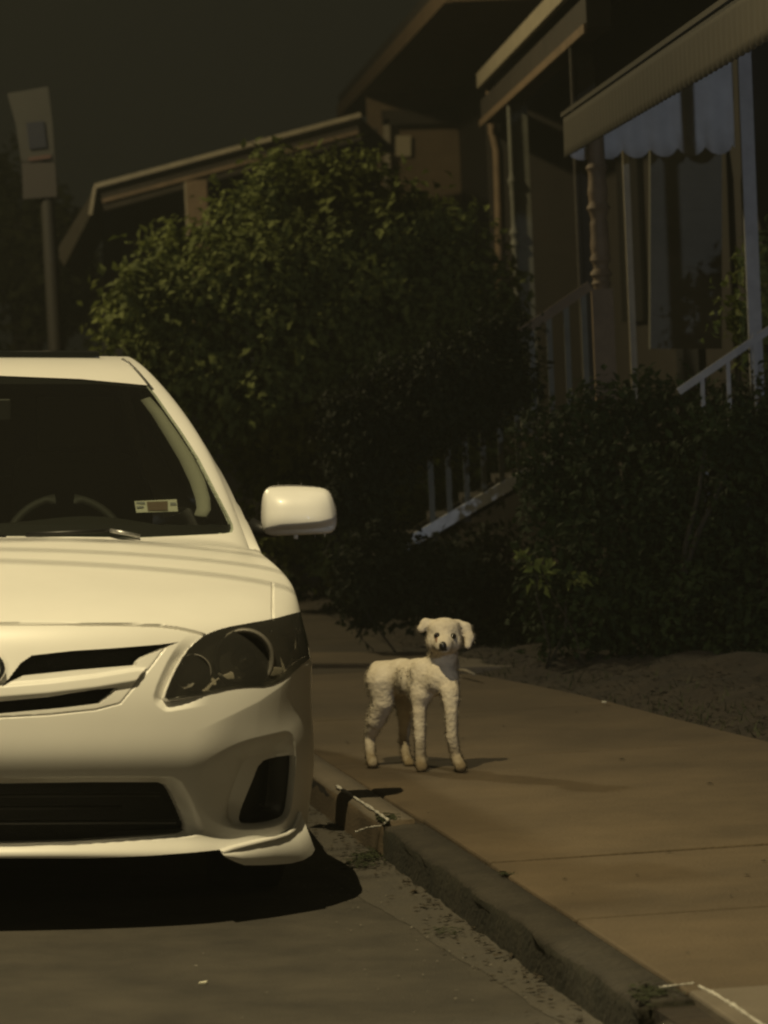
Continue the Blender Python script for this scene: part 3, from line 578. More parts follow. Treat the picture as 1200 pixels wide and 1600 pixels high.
# soil yard behind the pavement, uneven
def fbm(x, y): return .5*math.sin(x*3.1+1.3*math.sin(y*1.7))*math.cos(y*2.3+.7*math.sin(x*2.9))+.3*math.sin(x*7.7+y*5.1)+.2*math.sin(x*13.1-y*11.3)
def soilz(x, y):
    e = max(0, x-rbx(y)); z = .075+.10*(1-math.exp(-e*4))+.055*fbm(x, y)*min(1, e*5+.15); return z
V = []; Fc = []; gy = np.concatenate([np.linspace(8, 22, 150), np.linspace(22.5, 60, 30)]); kx = 60
for y in gy:
    for t in np.linspace(0, 1, kx): x = rbx(y)-.03+t*t*9; V.append((x, y, soilz(x, y)))
for i in range(len(gy)-1):
    for j in range(kx-1): Fc.append((i*kx+j, i*kx+j+1, (i+1)*kx+j+1, (i+1)*kx+j))
tag(mesh('soil_bed', V, Fc, soil), kind='structure')
p = [onz(*q, .11) for q in ((690,1023),(862,1021),(866,1043),(690,1046))]; slab('garden_path', [p[3],p[2],p[1],p[0]], .12, .14, concrete_b)
p = [onz(*q, .10) for q in ((470,1024),(688,1023),(690,1040),(470,1041))]; slab('pavement', [p[3],p[2],p[1],p[0]], .115, .14, concrete)
p = [onz(*q, .11) for q in ((535,931),(603,930),(606,944),(532,946))]; slab('garden_path', [p[3],p[2],p[1],p[0]], .15, .1, concrete_b)
# leaf litter, grit and moss: nobody could count it
def litter(name, pts, m, smin, smax, lift=.004):
    V = []; Fc = []
    for x, y, z in pts:
        s = random.uniform(smin, smax); a = random.uniform(0, 6.3); t = random.uniform(-.5,.5); u = random.uniform(.35,.8)
        ca_, sa_ = math.cos(a)*s, math.sin(a)*s; k = len(V)
        V += [(x-ca_, y-sa_, z+lift), (x+sa_*u, y-ca_*u, z+lift+s*.3*(1+t)), (x+ca_, y+sa_, z+lift+s*.4*abs(t)), (x-sa_*u, y+ca_*u, z+lift+s*.25)]; Fc += [(k,k+1,k+2),(k,k+2,k+3)]
    o = mesh(name, V, Fc, m, None, False); tag(o, kind='stuff'); return o
leafdry = mat('dry_leaf', (.018,.014,.008), .8, col2=(.05,.036,.02), scale=14); grit = mat('grit', (.10,.09,.075), .6, col2=(.35,.32,.27), scale=20); mossm = mat('moss', (.012,.016,.005), .95, col2=(.03,.038,.012), scale=18)
pts = []
for _ in range(450):
    y = random.uniform(7, 13.2); q = kp(y, -abs(random.gauss(0,.055))-.012); pts.append((q[0], q[1], roadz(q[0], q[1])+.006))
for _ in range(3500):
    y = random.uniform(9, 20); x = rbx(y)+abs(random.gauss(0,.35)); pts.append((x, y, soilz(x, y)))
for _ in range(36):
    y = random.uniform(7.5, 15); q = kp(y, random.uniform(.0,1.3)); 
    if q[0] < rbx(q[1]): pts.append((q[0], q[1], .09))
tag(litter('leaf_litter', pts, leafdry, .004, .014), kind='stuff')
pts = []
for _ in range(220):
    y = random.uniform(7, 13); q = kp(y, -random.uniform(.02,.42)); pts.append((q[0], q[1], roadz(q[0], q[1])+.004))
for _ in range(60):
    y = random.uniform(7, 10); q = kp(y, -random.uniform(.4,2.2)); pts.append((q[0], q[1], roadz(q[0], q[1])))
litter('grit', pts, grit, .002, .0055, .002)
pts = []
for (px, py), n, r in (((600,1308),200,.045),((575,1318),160,.04),((795,1367),50,.02),((1015,1575),120,.05),((985,1590),160,.04),((690,1400),30,.03),((560,1330),120,.05)):
    c = onz(px, py, .03 if px < 620 else .085 if px < 850 else .05)
    for _ in range(n):
        d = rng.normal(size=2)*r*np.array([.55,1]); pts.append((c[0]+d[0], c[1]+d[1], (.085 if (c[:2]+d-K0)@nd > 0 else roadz(c[0]+d[0], c[1]+d[1])+.012)))
litter('moss', pts, mossm, .005, .012, .003)
# single small things lying about
chip = mat('pale_chip', (.7,.68,.55), .5)
def scrap(px, py, z, sx, sy, label, m=chip, name='litter_scrap', h=.006):
    c = onz(px, py, z); b = MB(); P = [(c[0]-sx,c[1]-sy,z+.002),(c[0]+sx*.8,c[1]-sy*.7,z+.002),(c[0]+sx,c[1]+sy,z+.002),(c[0]-sx*.7,c[1]+sy*.8,z+.002)]
    b.hexa(P+[(p[0]*.96+c[0]*.04, p[1], z+h*random.uniform(.7,1.2)) for p in P]); o = b.build(name, m); tag(o, label, 'litter'); return o
scrap(317,1538, float(roadz(-.5,9.2))-.0, .011,.014, 'small pale chip of litter on the bare asphalt in front of the white car')
scrap(1125,1044, .17, .013,.02, 'small white scrap of litter on the soil at the foot of the right hedge')
scrap(944,1098, .10, .010,.015, 'small pale scrap at the edge where pavement meets dark soil')
b = MB(); a = onz(712,1046,.125); c = onz(742,1054,.125); b.tube([a, (a+c)/2+np.array([0,0,.006]), c], [.006,.008,.006], 6); tag(b.build('twig', mat('pale_twig', (.30,.26,.20), .8), None, True), 'pale broken twig lying on the garden path just right of the dog', 'twig')
# ================================================================== DOG
furm = mat('dog_fur', (.56,.49,.38), .95, col2=(.74,.67,.55), scale=26, detail=8, spec=.1, bump=.55, bscale=75)
# the fur turns browner below the wrists
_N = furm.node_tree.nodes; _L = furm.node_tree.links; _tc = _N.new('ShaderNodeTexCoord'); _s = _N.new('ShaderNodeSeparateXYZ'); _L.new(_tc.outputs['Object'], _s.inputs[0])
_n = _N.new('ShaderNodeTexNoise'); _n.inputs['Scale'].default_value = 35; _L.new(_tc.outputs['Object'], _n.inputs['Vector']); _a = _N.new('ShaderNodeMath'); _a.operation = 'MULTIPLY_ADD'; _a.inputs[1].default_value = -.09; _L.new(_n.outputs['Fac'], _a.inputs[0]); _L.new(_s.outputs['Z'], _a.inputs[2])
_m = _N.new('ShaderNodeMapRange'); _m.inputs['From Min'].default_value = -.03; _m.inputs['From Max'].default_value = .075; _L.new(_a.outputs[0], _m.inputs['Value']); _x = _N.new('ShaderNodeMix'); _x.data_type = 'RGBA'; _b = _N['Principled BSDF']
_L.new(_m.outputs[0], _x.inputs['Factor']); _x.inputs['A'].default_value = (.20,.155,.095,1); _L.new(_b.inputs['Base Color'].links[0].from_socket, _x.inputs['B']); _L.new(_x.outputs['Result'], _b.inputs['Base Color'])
eyem = mat('dog_eye', (.012,.008,.006), .15); nosem = mat('dog_nose', (.010,.009,.008), .35); stain = mat('tear_stain', (.22,.13,.085), .9, spec=.1); earin = mat('ear_fur', (.50,.43,.33), .95, spec=.15)
DZ = .092
J = lambda x, y, Y: at(x, y, Y)
def cap(P, a, b, ra, rb):
    ab = b-a; t = np.clip(((P-a)@ab)/(ab@ab), 0, 1); return np.linalg.norm(P-(a+t[:, None]*ab), axis=1)-(ra+(rb-ra)*t)
def smin(a, b, k): h = np.clip(.5+.5*(b-a)/k, 0, 1); return b*(1-h)+a*h-k*h*(1-h)
def ell(P, c, r, R=None):
    q = P-c; q = q@R if R is not None else q; q = q/np.array(r); n = np.linalg.norm(q, axis=1); return (n-1)*min(r)
YD = 12.70
rump = J(600,1060,12.86); loin = J(628,1057,12.80); rib = J(656,1062,12.72); chest = J(688,1060,12.62); shl = J(690,1040,12.66)
neck0 = J(693,1040,12.64); neck1 = J(694,1012,12.64); head = J(694,993,12.60)
bones = [(rump,loin,.060,.056,.02),(loin,rib,.056,.066,.02),(rib,chest,.068,.055,.02),(shl,neck1,.055,.045,.02),(J(664,1050,12.66),J(660,1085,12.64),.045,.032,.02),(J(700,1062,12.60),J(704,1090,12.58),.034,.026,.02)]
def leg(pts): return [(J(*a[:3]), J(*b[:3]), a[3]*.92, b[3]*.9, .012) for a, b in zip(pts[:-1], pts[1:])]
LEGS = [leg([(655,1078,12.66,.036),(655,1112,12.64,.024),(656,1150,12.64,.0205),(657,1184,12.65,.019),(659,1199,12.63,.022)])]      # near front leg
LEGS += [leg([(703,1080,12.57,.030),(705,1112,12.56,.023),(706,1150,12.57,.0205),(712,1182,12.59,.019),(720,1199,12.55,.021)])]   # far front leg
LEGS += [leg([(595,1064,12.80,.055),(598,1097,12.80,.041),(587,1126,12.83,.034),(577,1152,12.87,.020),(579,1182,12.84,.018),(582,1193,12.80,.021)])]  # near hind leg
LEGS += [leg([(616,1068,12.90,.048),(634,1104,12.86,.034),(632,1134,12.90,.022),(631,1158,12.91,.018),(635,1184,12.87,.017),(640,1194,12.83,.020)])]  # other hind leg
tail = leg([(590,1044,12.90,.026),(582,1060,12.91,.024),(579,1080,12.90,.018)])
muz = J(692.5,1008,12.525)
hx = np.array([1,0,0])
def dogf(P):
    d = np.full(len(P), 9.)
    for a, b, ra, rb, k in bones: d = smin(d, cap(P, a, b, ra, rb), k)
    for ch in (LEGS+[tail]):
        c = np.full(len(P), 9.)
        for a, b, ra, rb, k in ch: c = smin(c, cap(P, a, b, ra, rb), .003)
        d = smin(d, c, .02)
    h = ell(P, head, (.056,.060,.056)); h = smin(h, cap(P, J(693,1000,12.58), muz, .044,.029), .022)
    for s in (-1, 1): h = smin(h, ell(P, J(694+s*15,1006,12.58), (.024,.028,.022)), .018)       # cheeks
    h = smin(h, ell(P, J(693,978,12.585), (.044,.040,.020)), .02)
    d = smin(d, h, .018)
    for s, pts in ((-1, [(676,975,12.61,.016),(665,974,12.60,.016),(658,983,12.59,.013)]), (1, [(715,975,12.61,.016),(728,981,12.61,.017),(733,996,12.60,.016),(731,1009,12.59,.012)])):
        for a, b in zip(pts[:-1], pts[1:]): d = smin(d, cap(P*np.array([1,1,1]), J(*a[:3]), J(*b[:3]), a[3], b[3]), .008)
    n = np.sin(P[:,0]*190+2*np.sin(P[:,2]*140))*np.sin(P[:,1]*170)*np.cos(P[:,2]*160+P[:,0]*60)
    return d+.0013*n+.0008*np.sin(P[:,0]*410)*np.cos(P[:,2]*380)*np.sin(P[:,1]*350)
lo = J(560,1215,13.05)-np.array([0,0,0]); lo = np.array([-.16,12.40,.07]); hi = np.array([.34,13.08,.66])
DV, DF = surfnet(dogf, lo, hi, .0065)
DV[:,2] = np.maximum(DV[:,2], DZ)
base = J(650,1200,12.72); base[2] = DZ
dog = empty('dog', base, 'cream white short coated dog standing on the pavement with its head turned to the viewer', 'dog')
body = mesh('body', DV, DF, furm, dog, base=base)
# short tufted coat over the body
me = body.data; tri = [f for f in DF]; A = DV[[f[0] for f in tri]]; Bq = DV[[f[1] for f in tri]]; Cq = DV[[f[2] for f in tri]]; Dq = DV[[f[3] for f in tri]]
nrm = np.cross(Cq-A, Dq-Bq); nrm /= np.linalg.norm(nrm, axis=1, keepdims=True)+1e-9; 
e_ = 1e-3; fc_ = (A+Bq+Cq+Dq)/4; gr_ = np.stack([dogf(fc_+np.eye(3)[i]*e_)-dogf(fc_-np.eye(3)[i]*e_) for i in range(3)], 1); gr_ /= np.linalg.norm(gr_, axis=1, keepdims=True)+1e-9; nrm = gr_
vd = fc_-CP; vd /= np.linalg.norm(vd, axis=1, keepdims=True); rim = (np.abs((vd*nrm).sum(1)) < .5) & (np.abs(nrm[:,2]) < .55); NH = 9000; pick = rng.choice(np.flatnonzero(rim), NH); u, v = rng.random((2, NH, 1)); P0 = (A[pick]*(1-u)+Bq[pick]*u)*(1-v)+(Dq[pick]*(1-u)+Cq[pick]*u)*v; n0 = nrm[pick]
flow = np.tile(np.array([-.25,.2,-.9]), (NH,1))+rng.normal(size=(NH,3))*.45; flow -= n0*(flow*n0).sum(1, keepdims=True); dirn = n0*.55+flow*.6; dirn /= np.linalg.norm(dirn, axis=1, keepdims=True)
Ln = rng.uniform(.006,.016, (NH,1)); dface = np.linalg.norm(P0-muz, axis=1, keepdims=True); Ln = Ln*np.clip(dface/.10, .35, 1)*np.clip(1.5-n0[:,2:3], .45, 1); keep = (P0[:,2] > DZ+.012); sdv = np.cross(dirn, rng.normal(size=(NH,3))); sdv /= np.linalg.norm(sdv, axis=1, keepdims=True)
tip = P0+dirn*Ln; tip[:,2] = np.maximum(tip[:,2], DZ+.002); w_ = .0007
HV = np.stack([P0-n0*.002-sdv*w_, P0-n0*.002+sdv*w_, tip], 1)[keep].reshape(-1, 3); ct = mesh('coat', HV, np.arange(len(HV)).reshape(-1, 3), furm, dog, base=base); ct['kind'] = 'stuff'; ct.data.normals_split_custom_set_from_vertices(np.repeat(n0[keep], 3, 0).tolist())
def surf(x, y, Y0):     # first point of the head surface along the view ray
    Ys = np.linspace(Y0-.2, Y0+.1, 400); P = np.array([at(x, y, q) for q in Ys]); f = dogf(P); i = np.argmax(f < 0); return P[i]
def blob(name, c, r, m, sx=1, sz=1):
    b = MB(); b.lathe(c, (0,0,1), [(-r*sz,.0003)]+[(r*sz*math.sin(a), r*math.cos(a)) for a in np.linspace(-1.3, 1.3, 11)]+[(r*sz,.0003)], 16); o = b.build(name, m, dog, True, base=base); return o
for x, y in ((683,993.5),(708,994.5)):
    c = surf(x, y, 12.6); blob('eye', c+np.array([0,.002,0]), .0112, eyem)
c = surf(692, 1010, 12.6); blob('nose', c+np.array([0,.003,.0]), .013, nosem, sz=1.25)
b = MB(); pts = [surf(x, y, 12.6)+np.array([0,-.001,0]) for x, y in ((685,1014.5),(688,1016.5),(692,1015.5),(696,1016.5),(699,1014.5))]; b.tube(pts, .0022, 6); b.build('mouth', nosem, dog, True, base=base)
b = MB(); b.tube([surf(x, y, 12.6)+np.array([0,.0025,0]) for x, y in ((682.5,997),(682,1001),(683,1005))], [.004,.0045,.002], 8); b.build('tear_stain', stain, dog, True, base=base)
# ================================================================== PLANTS
def leafmat(name, c1, c2, scale=5, rough=.75, tr=.25):
    m = mat(name, c1, rough, col2=c2, scale=scale, detail=3, spec=.2); nt = m.node_tree; N = nt.nodes; L = nt.links; b = N['Principled BSDF']; o = N['Material Output']
    t = N.new('ShaderNodeBsdfTranslucent'); src = b.inputs['Base Color'].links[0].from_socket; L.new(src, t.inputs['Color']); mx = N.new('ShaderNodeMixShader'); mx.inputs[0].default_value = tr
    L.new(b.outputs[0], mx.inputs[1]); L.new(t.outputs[0], mx.inputs[2]); L.new(mx.outputs[0], o.inputs['Surface']); return m
bark = mat('bark', (.025,.02,.013), .9, var=.4, scale=15, bump=.8, bscale=40)
def foliage(C, R, ncl, per, lsz, csz, droop=.3, flat=.0, shell=.75):
    """leaf sprays spread through a union of ellipsoids; returns verts, faces"""
    C = np.asarray(C, float); R = np.asarray(R, float); wgt = (R[:,0]*R[:,2]); wgt = wgt/wgt.sum(); cl = []
    while len(cl) < ncl:
        i = rng.choice(len(C), p=wgt); d = rng.normal(size=3); d /= np.linalg.norm(d); rad = 1-shell*rng.random()**1.8 if rng.random() < .85 else rng.random(); p = C[i]+d*R[i]*rad*rng.uniform(.85,1.08)
        q = ((p-C)/R); 
        if (np.linalg.norm(q, axis=1) < .72).sum() > (1 if rad < .72 else 0) and rng.random() < .8: continue
        if p[2] < .15: continue
        cl.append((p, d))
    V = []; Fc = []
    for p, d in cl:
        ax = d*.8+rng.normal(size=3)*.5+np.array([0,0,.2]); ax /= np.linalg.norm(ax); s0 = csz*rng.uniform(.6,1.4); nl = int(per*rng.uniform(.5,1.4))
        for k in range(nl):
            t = (k+.5)/nl; base = p+ax*s0*(t-.5)*1.6+rng.normal(size=3)*s0*.22; side = rng.normal(size=3); side -= ax*(side@ax); side /= np.linalg.norm(side)+1e-9
            g = ax*.5+side*.9+np.array([0,0,-droop*rng.random()]); g /= np.linalg.norm(g); up = d*.6+np.array([0,0,.8])+rng.normal(size=3)*.35; w = np.cross(g, up); w /= np.linalg.norm(w)+1e-9; nn = np.cross(w, g)
            L = lsz*rng.uniform(.55,1.3); W = L*rng.uniform(.24,.36); k0 = len(V)
            V += [base, base+g*L*.42+w*W+nn*W*.3, base+g*L-nn*L*.12, base+g*L*.42-w*W+nn*W*.3, base+g*L*.45-nn*.0]; Fc += [(k0,k0+4,k0+1),(k0+1,k0+4,k0+2),(k0+2,k0+4,k0+3),(k0+3,k0+4,k0)]
    return np.array(V), Fc
def limbs(root, tops, r0_, wig=.1):
    b = MB(); root = np.asarray(root, float)
    for t in tops:
        t = np.asarray(t, float); n = 7; P = []; s = rng.normal(size=3)*wig
        for i in range(n): q = i/(n-1); P.append(root*(1-q)+t*q+s*math.sin(math.pi*q)+rng.normal(size=3)*.012*(0 < i < n-1)+np.array([rng.normal()*.03*(1-q) , rng.normal()*.02*(1-q), 0])*(i > 0))
        b.tube(P, [r0_*(1-.8*i/(n-1)) for i in range(n)], 7)
    return b
def plant(name, label, cat, group, root, C, R, ncl, per, lsz, csz, lm, stems=7, r0_=.03, droop=.3, trunkname='stem', crown='foliage'):
    e = empty(name, root, label, cat, group); V, Fc = foliage(C, R, ncl, per, lsz, csz, droop); mesh(crown, V, Fc, lm, e, False, base=root)
    k = rng.choice(len(C), min(stems, len(C)), replace=False); tops = [np.asarray(C[i])+np.array([0,0,.2*R[i][2]]) for i in k]; b = limbs(root, tops, r0_); b.build(trunkname, bark, e, True, base=root); return e
def blobs(L, Y, dep=1.0): # (px, py, radius px, depth offset)
    C = []; R = []
    for x, y, r, dy in L:
        c = at(x, y, Y+dy); s = r*(Y+dy)/F; C.append(c); R.append((s, s*dep, s))
    return C, R
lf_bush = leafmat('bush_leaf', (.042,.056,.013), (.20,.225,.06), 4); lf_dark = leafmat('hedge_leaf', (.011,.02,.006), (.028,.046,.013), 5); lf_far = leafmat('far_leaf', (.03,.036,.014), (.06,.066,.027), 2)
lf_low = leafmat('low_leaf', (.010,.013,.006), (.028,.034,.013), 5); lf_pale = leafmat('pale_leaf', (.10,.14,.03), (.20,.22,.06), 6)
BC, BR = blobs([(232,455,62,-.3),(205,500,48,-.2),(275,420,55,0),(330,400,60,0),(300,500,95,-.3),(390,340,70,0),(440,300,62,.1),(500,300,62,.2),(570,310,60,.3),(640,330,55,.4),(400,440,115,-.3),(510,420,130,0),(620,430,120,.3),(700,400,85,.4),(330,560,110,-.2),(440,560,130,-.3),(570,560,150,0),(690,540,120,.3),(760,480,70,.5),(780,600,70,.5),(400,660,95,0),(500,700,120,0),(620,700,130,.2),(720,680,100,.4),(450,800,80,0),(540,830,95,.1),(640,800,95,.3),(280,600,70,.1),(230,540,50,.2)], 20.8)
plant('bush', 'big leafy bush overhanging behind the white car, brightest on its left side', 'bush', None, at(560,945,20.9)*np.array([1,1,0])+np.array([0,0,.08]), BC, BR, 2600, 16, .065, .13, lf_bush, 12, .045, .45)
HC_, HR = blobs([(870,700,60,0),(930,660,62,0),(1000,650,65,0),(1080,665,70,-.1),(1160,670,75,-.2),(1230,650,80,-.2),(880,800,70,-.1),(960,780,90,-.2),(1060,790,100,-.3),(1170,800,110,-.4),(870,900,65,-.1),(940,900,85,-.3),(1040,910,100,-.4),(1150,920,110,-.5),(1240,900,100,-.5),(880,980,50,-.2),(960,985,60,-.3),(1060,995,65,-.4),(1170,1000,75,-.5),(1105,675,45,-.7),(1170,662,48,-.7),(1240,650,55,-.7),(1140,700,60,-.7)], 16.4, .8)
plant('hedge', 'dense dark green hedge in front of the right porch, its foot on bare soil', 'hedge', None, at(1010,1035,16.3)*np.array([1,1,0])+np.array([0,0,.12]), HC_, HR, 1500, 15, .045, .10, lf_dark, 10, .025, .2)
C, R = blobs([(1180,420,32,0),(1200,480,45,0),(1165,500,30,0),(1215,400,40,.1),(1190,540,35,0)], 16.9); plant('shrub', 'tall loose shrub rising above the hedge at the far right', 'shrub', 'shrubs', at(1225,1000,17.0)*np.array([1,1,0])+np.array([0,0,.15]), C, R, 120, 12, .06, .10, lf_pale, 5, .015)
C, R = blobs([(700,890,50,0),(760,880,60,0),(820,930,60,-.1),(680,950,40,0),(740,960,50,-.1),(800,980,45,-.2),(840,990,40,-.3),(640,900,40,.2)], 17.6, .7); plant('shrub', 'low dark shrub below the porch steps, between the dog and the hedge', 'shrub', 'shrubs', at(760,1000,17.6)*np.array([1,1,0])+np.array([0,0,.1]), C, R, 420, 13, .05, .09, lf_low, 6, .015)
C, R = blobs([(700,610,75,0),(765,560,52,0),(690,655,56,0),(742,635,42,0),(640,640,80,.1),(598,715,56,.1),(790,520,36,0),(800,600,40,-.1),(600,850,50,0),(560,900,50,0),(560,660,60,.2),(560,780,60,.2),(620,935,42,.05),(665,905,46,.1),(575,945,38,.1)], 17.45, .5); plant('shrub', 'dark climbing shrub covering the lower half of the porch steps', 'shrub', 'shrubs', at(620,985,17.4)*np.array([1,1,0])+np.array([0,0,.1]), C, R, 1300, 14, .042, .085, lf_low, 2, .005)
C, R = blobs([(832,880,20,0),(905,900,14,.0),(848,900,14,0)], 16.0); plant('shrub', 'small yellow green sprig at the left end of the hedge', 'shrub', 'shrubs', at(850,1010,16.1)*np.array([1,1,0])+np.array([0,0,.1]), C, R, 14, 8, .05, .05, lf_pale, 3, .006)
C, R = blobs([(505,905,36,0),(560,910,36,0),(455,900,30,.2),(600,930,30,0)], 21.6, .7); plant('shrub', 'low dark shrub at the end of the pavement under the big bush', 'shrub', 'shrubs', at(530,935,21.6)*np.array([1,1,0])+np.array([0,0,.1]), C, R, 160, 12, .06, .09, lf_low, 5, .015)
# weeds and turf along the soil edge
V = []; Fc = []
for _ in range(500):
    y = random.uniform(13, 17.6); x = rbx(y)+abs(random.gauss(.02,.13)); z = soilz(x, y)
    if fbm(x*1.7, y*1.3) < -.05: continue
    h = random.uniform(.015,.05); a = random.uniform(0,6.3); k = len(V); dx, dy = math.cos(a)*.004, math.sin(a)*.004; V += [(x-dx,y-dy,z-.005),(x+dx,y+dy,z-.005),(x+random.gauss(0,.02),y+random.gauss(0,.02),z+h)]; Fc.append((k,k+1,k+2))
tag(mesh('grass', V, Fc, mat('grass_blade', (.02,.028,.008), .8, col2=(.05,.055,.018), scale=4), None, False), kind='stuff')
# trees far behind on the left
def tree(label, px, py, rpx, Y, seed):
    root = at(px, py, Y)*np.array([1,1,0])+np.array([0,0,.0]); L = [(px+rng.normal()*rpx*.55, py+rng.normal()*rpx*.5, rpx*rng.uniform(.28,.45), rng.normal()*.6) for _ in range(16)]; C, R = blobs(L, Y)
    return plant('tree', label, 'tree', 'trees in the dark behind the houses', root, C, R, 900, 14, .13, .3, lf_far, 8, .16, trunkname='trunk', crown='crown')
tree('dark tree behind the street sign at the far left', 20, 450, 130, 40, 1)
# ================================================================== HOUSES
woodbr = mat('brown_painted_wood', (.16,.11,.065), .7, var=.25, scale=8, bump=.3, bscale=40); wooddk = mat('dark_timber', (.034,.027,.019), .8, var=.3, scale=6, bump=.4, bscale=30)
trimw = mat('cream_trim', (.30,.26,.185), .6, var=.2, scale=10, bump=.2); whitew = mat('white_wood', (.27,.27,.28), .6, var=.15, scale=12, bump=.2); greyw = mat('grey_post_paint', (.13,.13,.105), .7, var=.2, scale=10)
shingle = mat('roof_shingle', (.04,.035,.03), .9, var=.35, scale=14, bump=.7, bscale=30); cloth_w = mat('awning_cloth', (.55,.56,.58), .85, var=.1, scale=9); cloth_b = mat('awning_cloth_tan', (.050,.042,.028), .85, var=.12, scale=9)
blk = mat('dark_opening', (.008,.008,.008), .6); pane = mat('window_pane', (.02,.02,.02), .08)
def sidingmat(name, c, pitch):
    m = mat(name, c, .75, var=.15, scale=5); N = m.node_tree.nodes; L = m.node_tree.links; tc = N.new('ShaderNodeTexCoord'); s = N.new('ShaderNodeSeparateXYZ'); L.new(tc.outputs['Object'], s.inputs[0])
    a = N.new('ShaderNodeMath'); a.operation = 'MULTIPLY'; a.inputs[1].default_value = 1/pitch; L.new(s.outputs['Z'], a.inputs[0]); f = N.new('ShaderNodeMath'); f.operation = 'FRACT'; L.new(a.outputs[0], f.inputs[0])
    bp = N.new('ShaderNodeBump'); bp.inputs['Strength'].default_value = .9; bp.inputs['Distance'].default_value = .02; L.new(f.outputs[0], bp.inputs['Height']); L.new(bp.outputs['Normal'], N['Principled BSDF'].inputs['Normal']); return m
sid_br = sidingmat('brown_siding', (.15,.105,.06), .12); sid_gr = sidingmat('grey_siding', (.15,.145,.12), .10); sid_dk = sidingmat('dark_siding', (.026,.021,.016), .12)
TT = np.array([-math.sin(math.radians(2.4)), math.cos(math.radians(2.4)), 0.]); NN = np.array([TT[1], -TT[0], 0.]); ZZ = np.array([0,0,1.])
def turned(b, x, y, ztop, zbot, r, beads, sq=.62):     # porch post: square foot and head, turned shaft between
    zs = np.linspace(zbot, ztop, 60); c = np.array([x, y, 0.]); L = ztop-zbot; pr = []
    for z in zs:
        t = (z-zbot)/L; rr = r*(.80+.12*math.sin(math.pi*t))
        for bz, bh, bs in beads: rr += r*bs*math.exp(-((z-bz)/bh)**2)
        pr.append((z, rr))
    b.lathe(c, (0,0,1), [(zbot,.001)]+pr+[(ztop,.001)], 16)
def scallop_panel(P0, P1, ztop, zbot, sc, m, name, parent, base, topfn=None, th=.006, pl=.012):     # hanging cloth with round scallops along its foot, gently pleated
    P0 = np.asarray(P0, float); P1 = np.asarray(P1, float); d = P1-P0; L = np.linalg.norm(d); d /= L; nrm = np.cross(d, ZZ); nu_ = int(L/sc*14)+1; kz = 6; V = []; Fc = []
    for i in range(nu_):
        s = L*i/(nu_-1); ph = (s/sc) % 1; foot = zbot-.055*math.sqrt(max(0, 1-(2*ph-1)**2)); zt = topfn(s/L) if topfn else ztop
        for j in range(kz): t = j/(kz-1); p = P0+d*s+nrm*(pl*math.sin(2*math.pi*s/sc*1.0)*t); V.append((p[0], p[1], zt*(1-t)+foot*t))
    for i in range(nu_-1):
        for j in range(kz-1): Fc.append((i*kz+j, (i+1)*kz+j, (i+1)*kz+j+1, i*kz+j+1))
    o = mesh(name, V, Fc, m, parent, True, base=base); q = o.modifiers.new('thick', 'SOLIDIFY'); q.thickness = th; return o
# ---------- house with the scalloped awning (right)
c0 = at(880,183,18.); zt, zb = c0[2], at(880,245,18.)[2]+.05; Cb = np.array([1.7,15,.1])
hc = empty('porch_house', Cb, 'wooden porch house at the right with a scalloped awning and steps, behind the hedge', 'house', 'porch houses along the street')
def line_c(Y, off=0, z=0): t = (Y-c0[1])/TT[1]; p = c0+TT*t+NN*off; return np.array([p[0], p[1], z])
near, far = line_c(10.5), line_c(18.)
scallop_panel((near[0],near[1],0), (far[0],far[1],0), zt, zb, .128, cloth_b, 'awning_valance', hc, Cb, pl=.004)
e1 = line_c(18., .80); slope = .62
scallop_panel((far[0]+.012,far[1],0), (e1[0],e1[1],0), zt, zb-.015, .130, cloth_w, 'awning_side_panel', hc, Cb, topfn=lambda s: zt-.01+s*.8*slope)
b = MB(); P = [line_c(10.5,-.01,zt), line_c(18.02,-.01,zt), line_c(18.02,.85,zt+.85*slope), line_c(10.5,.85,zt+.85*slope)]; b.hexa(P+[p+np.array([0,0,.02]) for p in P]); b.build('awning_roof', cloth_b, hc, base=Cb)
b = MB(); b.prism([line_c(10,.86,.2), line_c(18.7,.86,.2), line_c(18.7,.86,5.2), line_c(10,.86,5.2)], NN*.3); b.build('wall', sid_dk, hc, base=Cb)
def back_quad(x0, y0, x1, y1, Y): return [at(x0,y1,Y), at(x1,y1,Y), at(x1,y0,Y), at(x0,y0,Y)]
b = MB(); b.prism(back_quad(1016,215,1128,545,18.7), (0,.1,0)); b.build('porch_end_wall', sid_gr, hc, base=Cb)
pc = at(934,300,17.9); b = MB(); zf = at(934,690,17.9)[2]; zq = at(934,452,17.9)[2]; turned(b, pc[0], pc[1], zt-.02, zq, .046, [(at(934,y,17.9)[2], h, s) for y, h, s in ((262,.012,.25),(300,.03,.12),(325,.014,.3),(342,.01,-.15),(385,.03,.1),(405,.01,.3),(418,.008,-.2),(428,.012,.35),(444,.008,.25))])
b.box((pc[0], pc[1], (zq+zf)/2), .098, .098, zq-zf); b.build('porch_post', woodbr, hc, True, base=Cb).data.set_sharp_from_angle(angle=.6)
b = MB(); q = at(977,240,18.5); z2 = at(977,640,18.5)[2]; b.box((q[0],q[1],(zt+z2)/2), .030, .05, zt-z2); b.build('door_frame', trimw, hc, base=Cb)
b = MB(); q = at(1162,75,16.2); z2 = at(1168,660,16.2)[2]; b.box((q[0],q[1],(q[2]+z2)/2), .055, .05, q[2]-z2); b.build('porch_post', whitew, hc, base=Cb)
b = MB(); P = [line_c(17.3,.1,zf-.05), line_c(18.2,.1,zf-.05), line_c(18.2,.86,zf-.05), line_c(17.3,.86,zf-.05)]; b.hexa(P+[p+np.array([0,0,.05]) for p in P]); b.build('porch_floor', wooddk, hc, base=Cb)
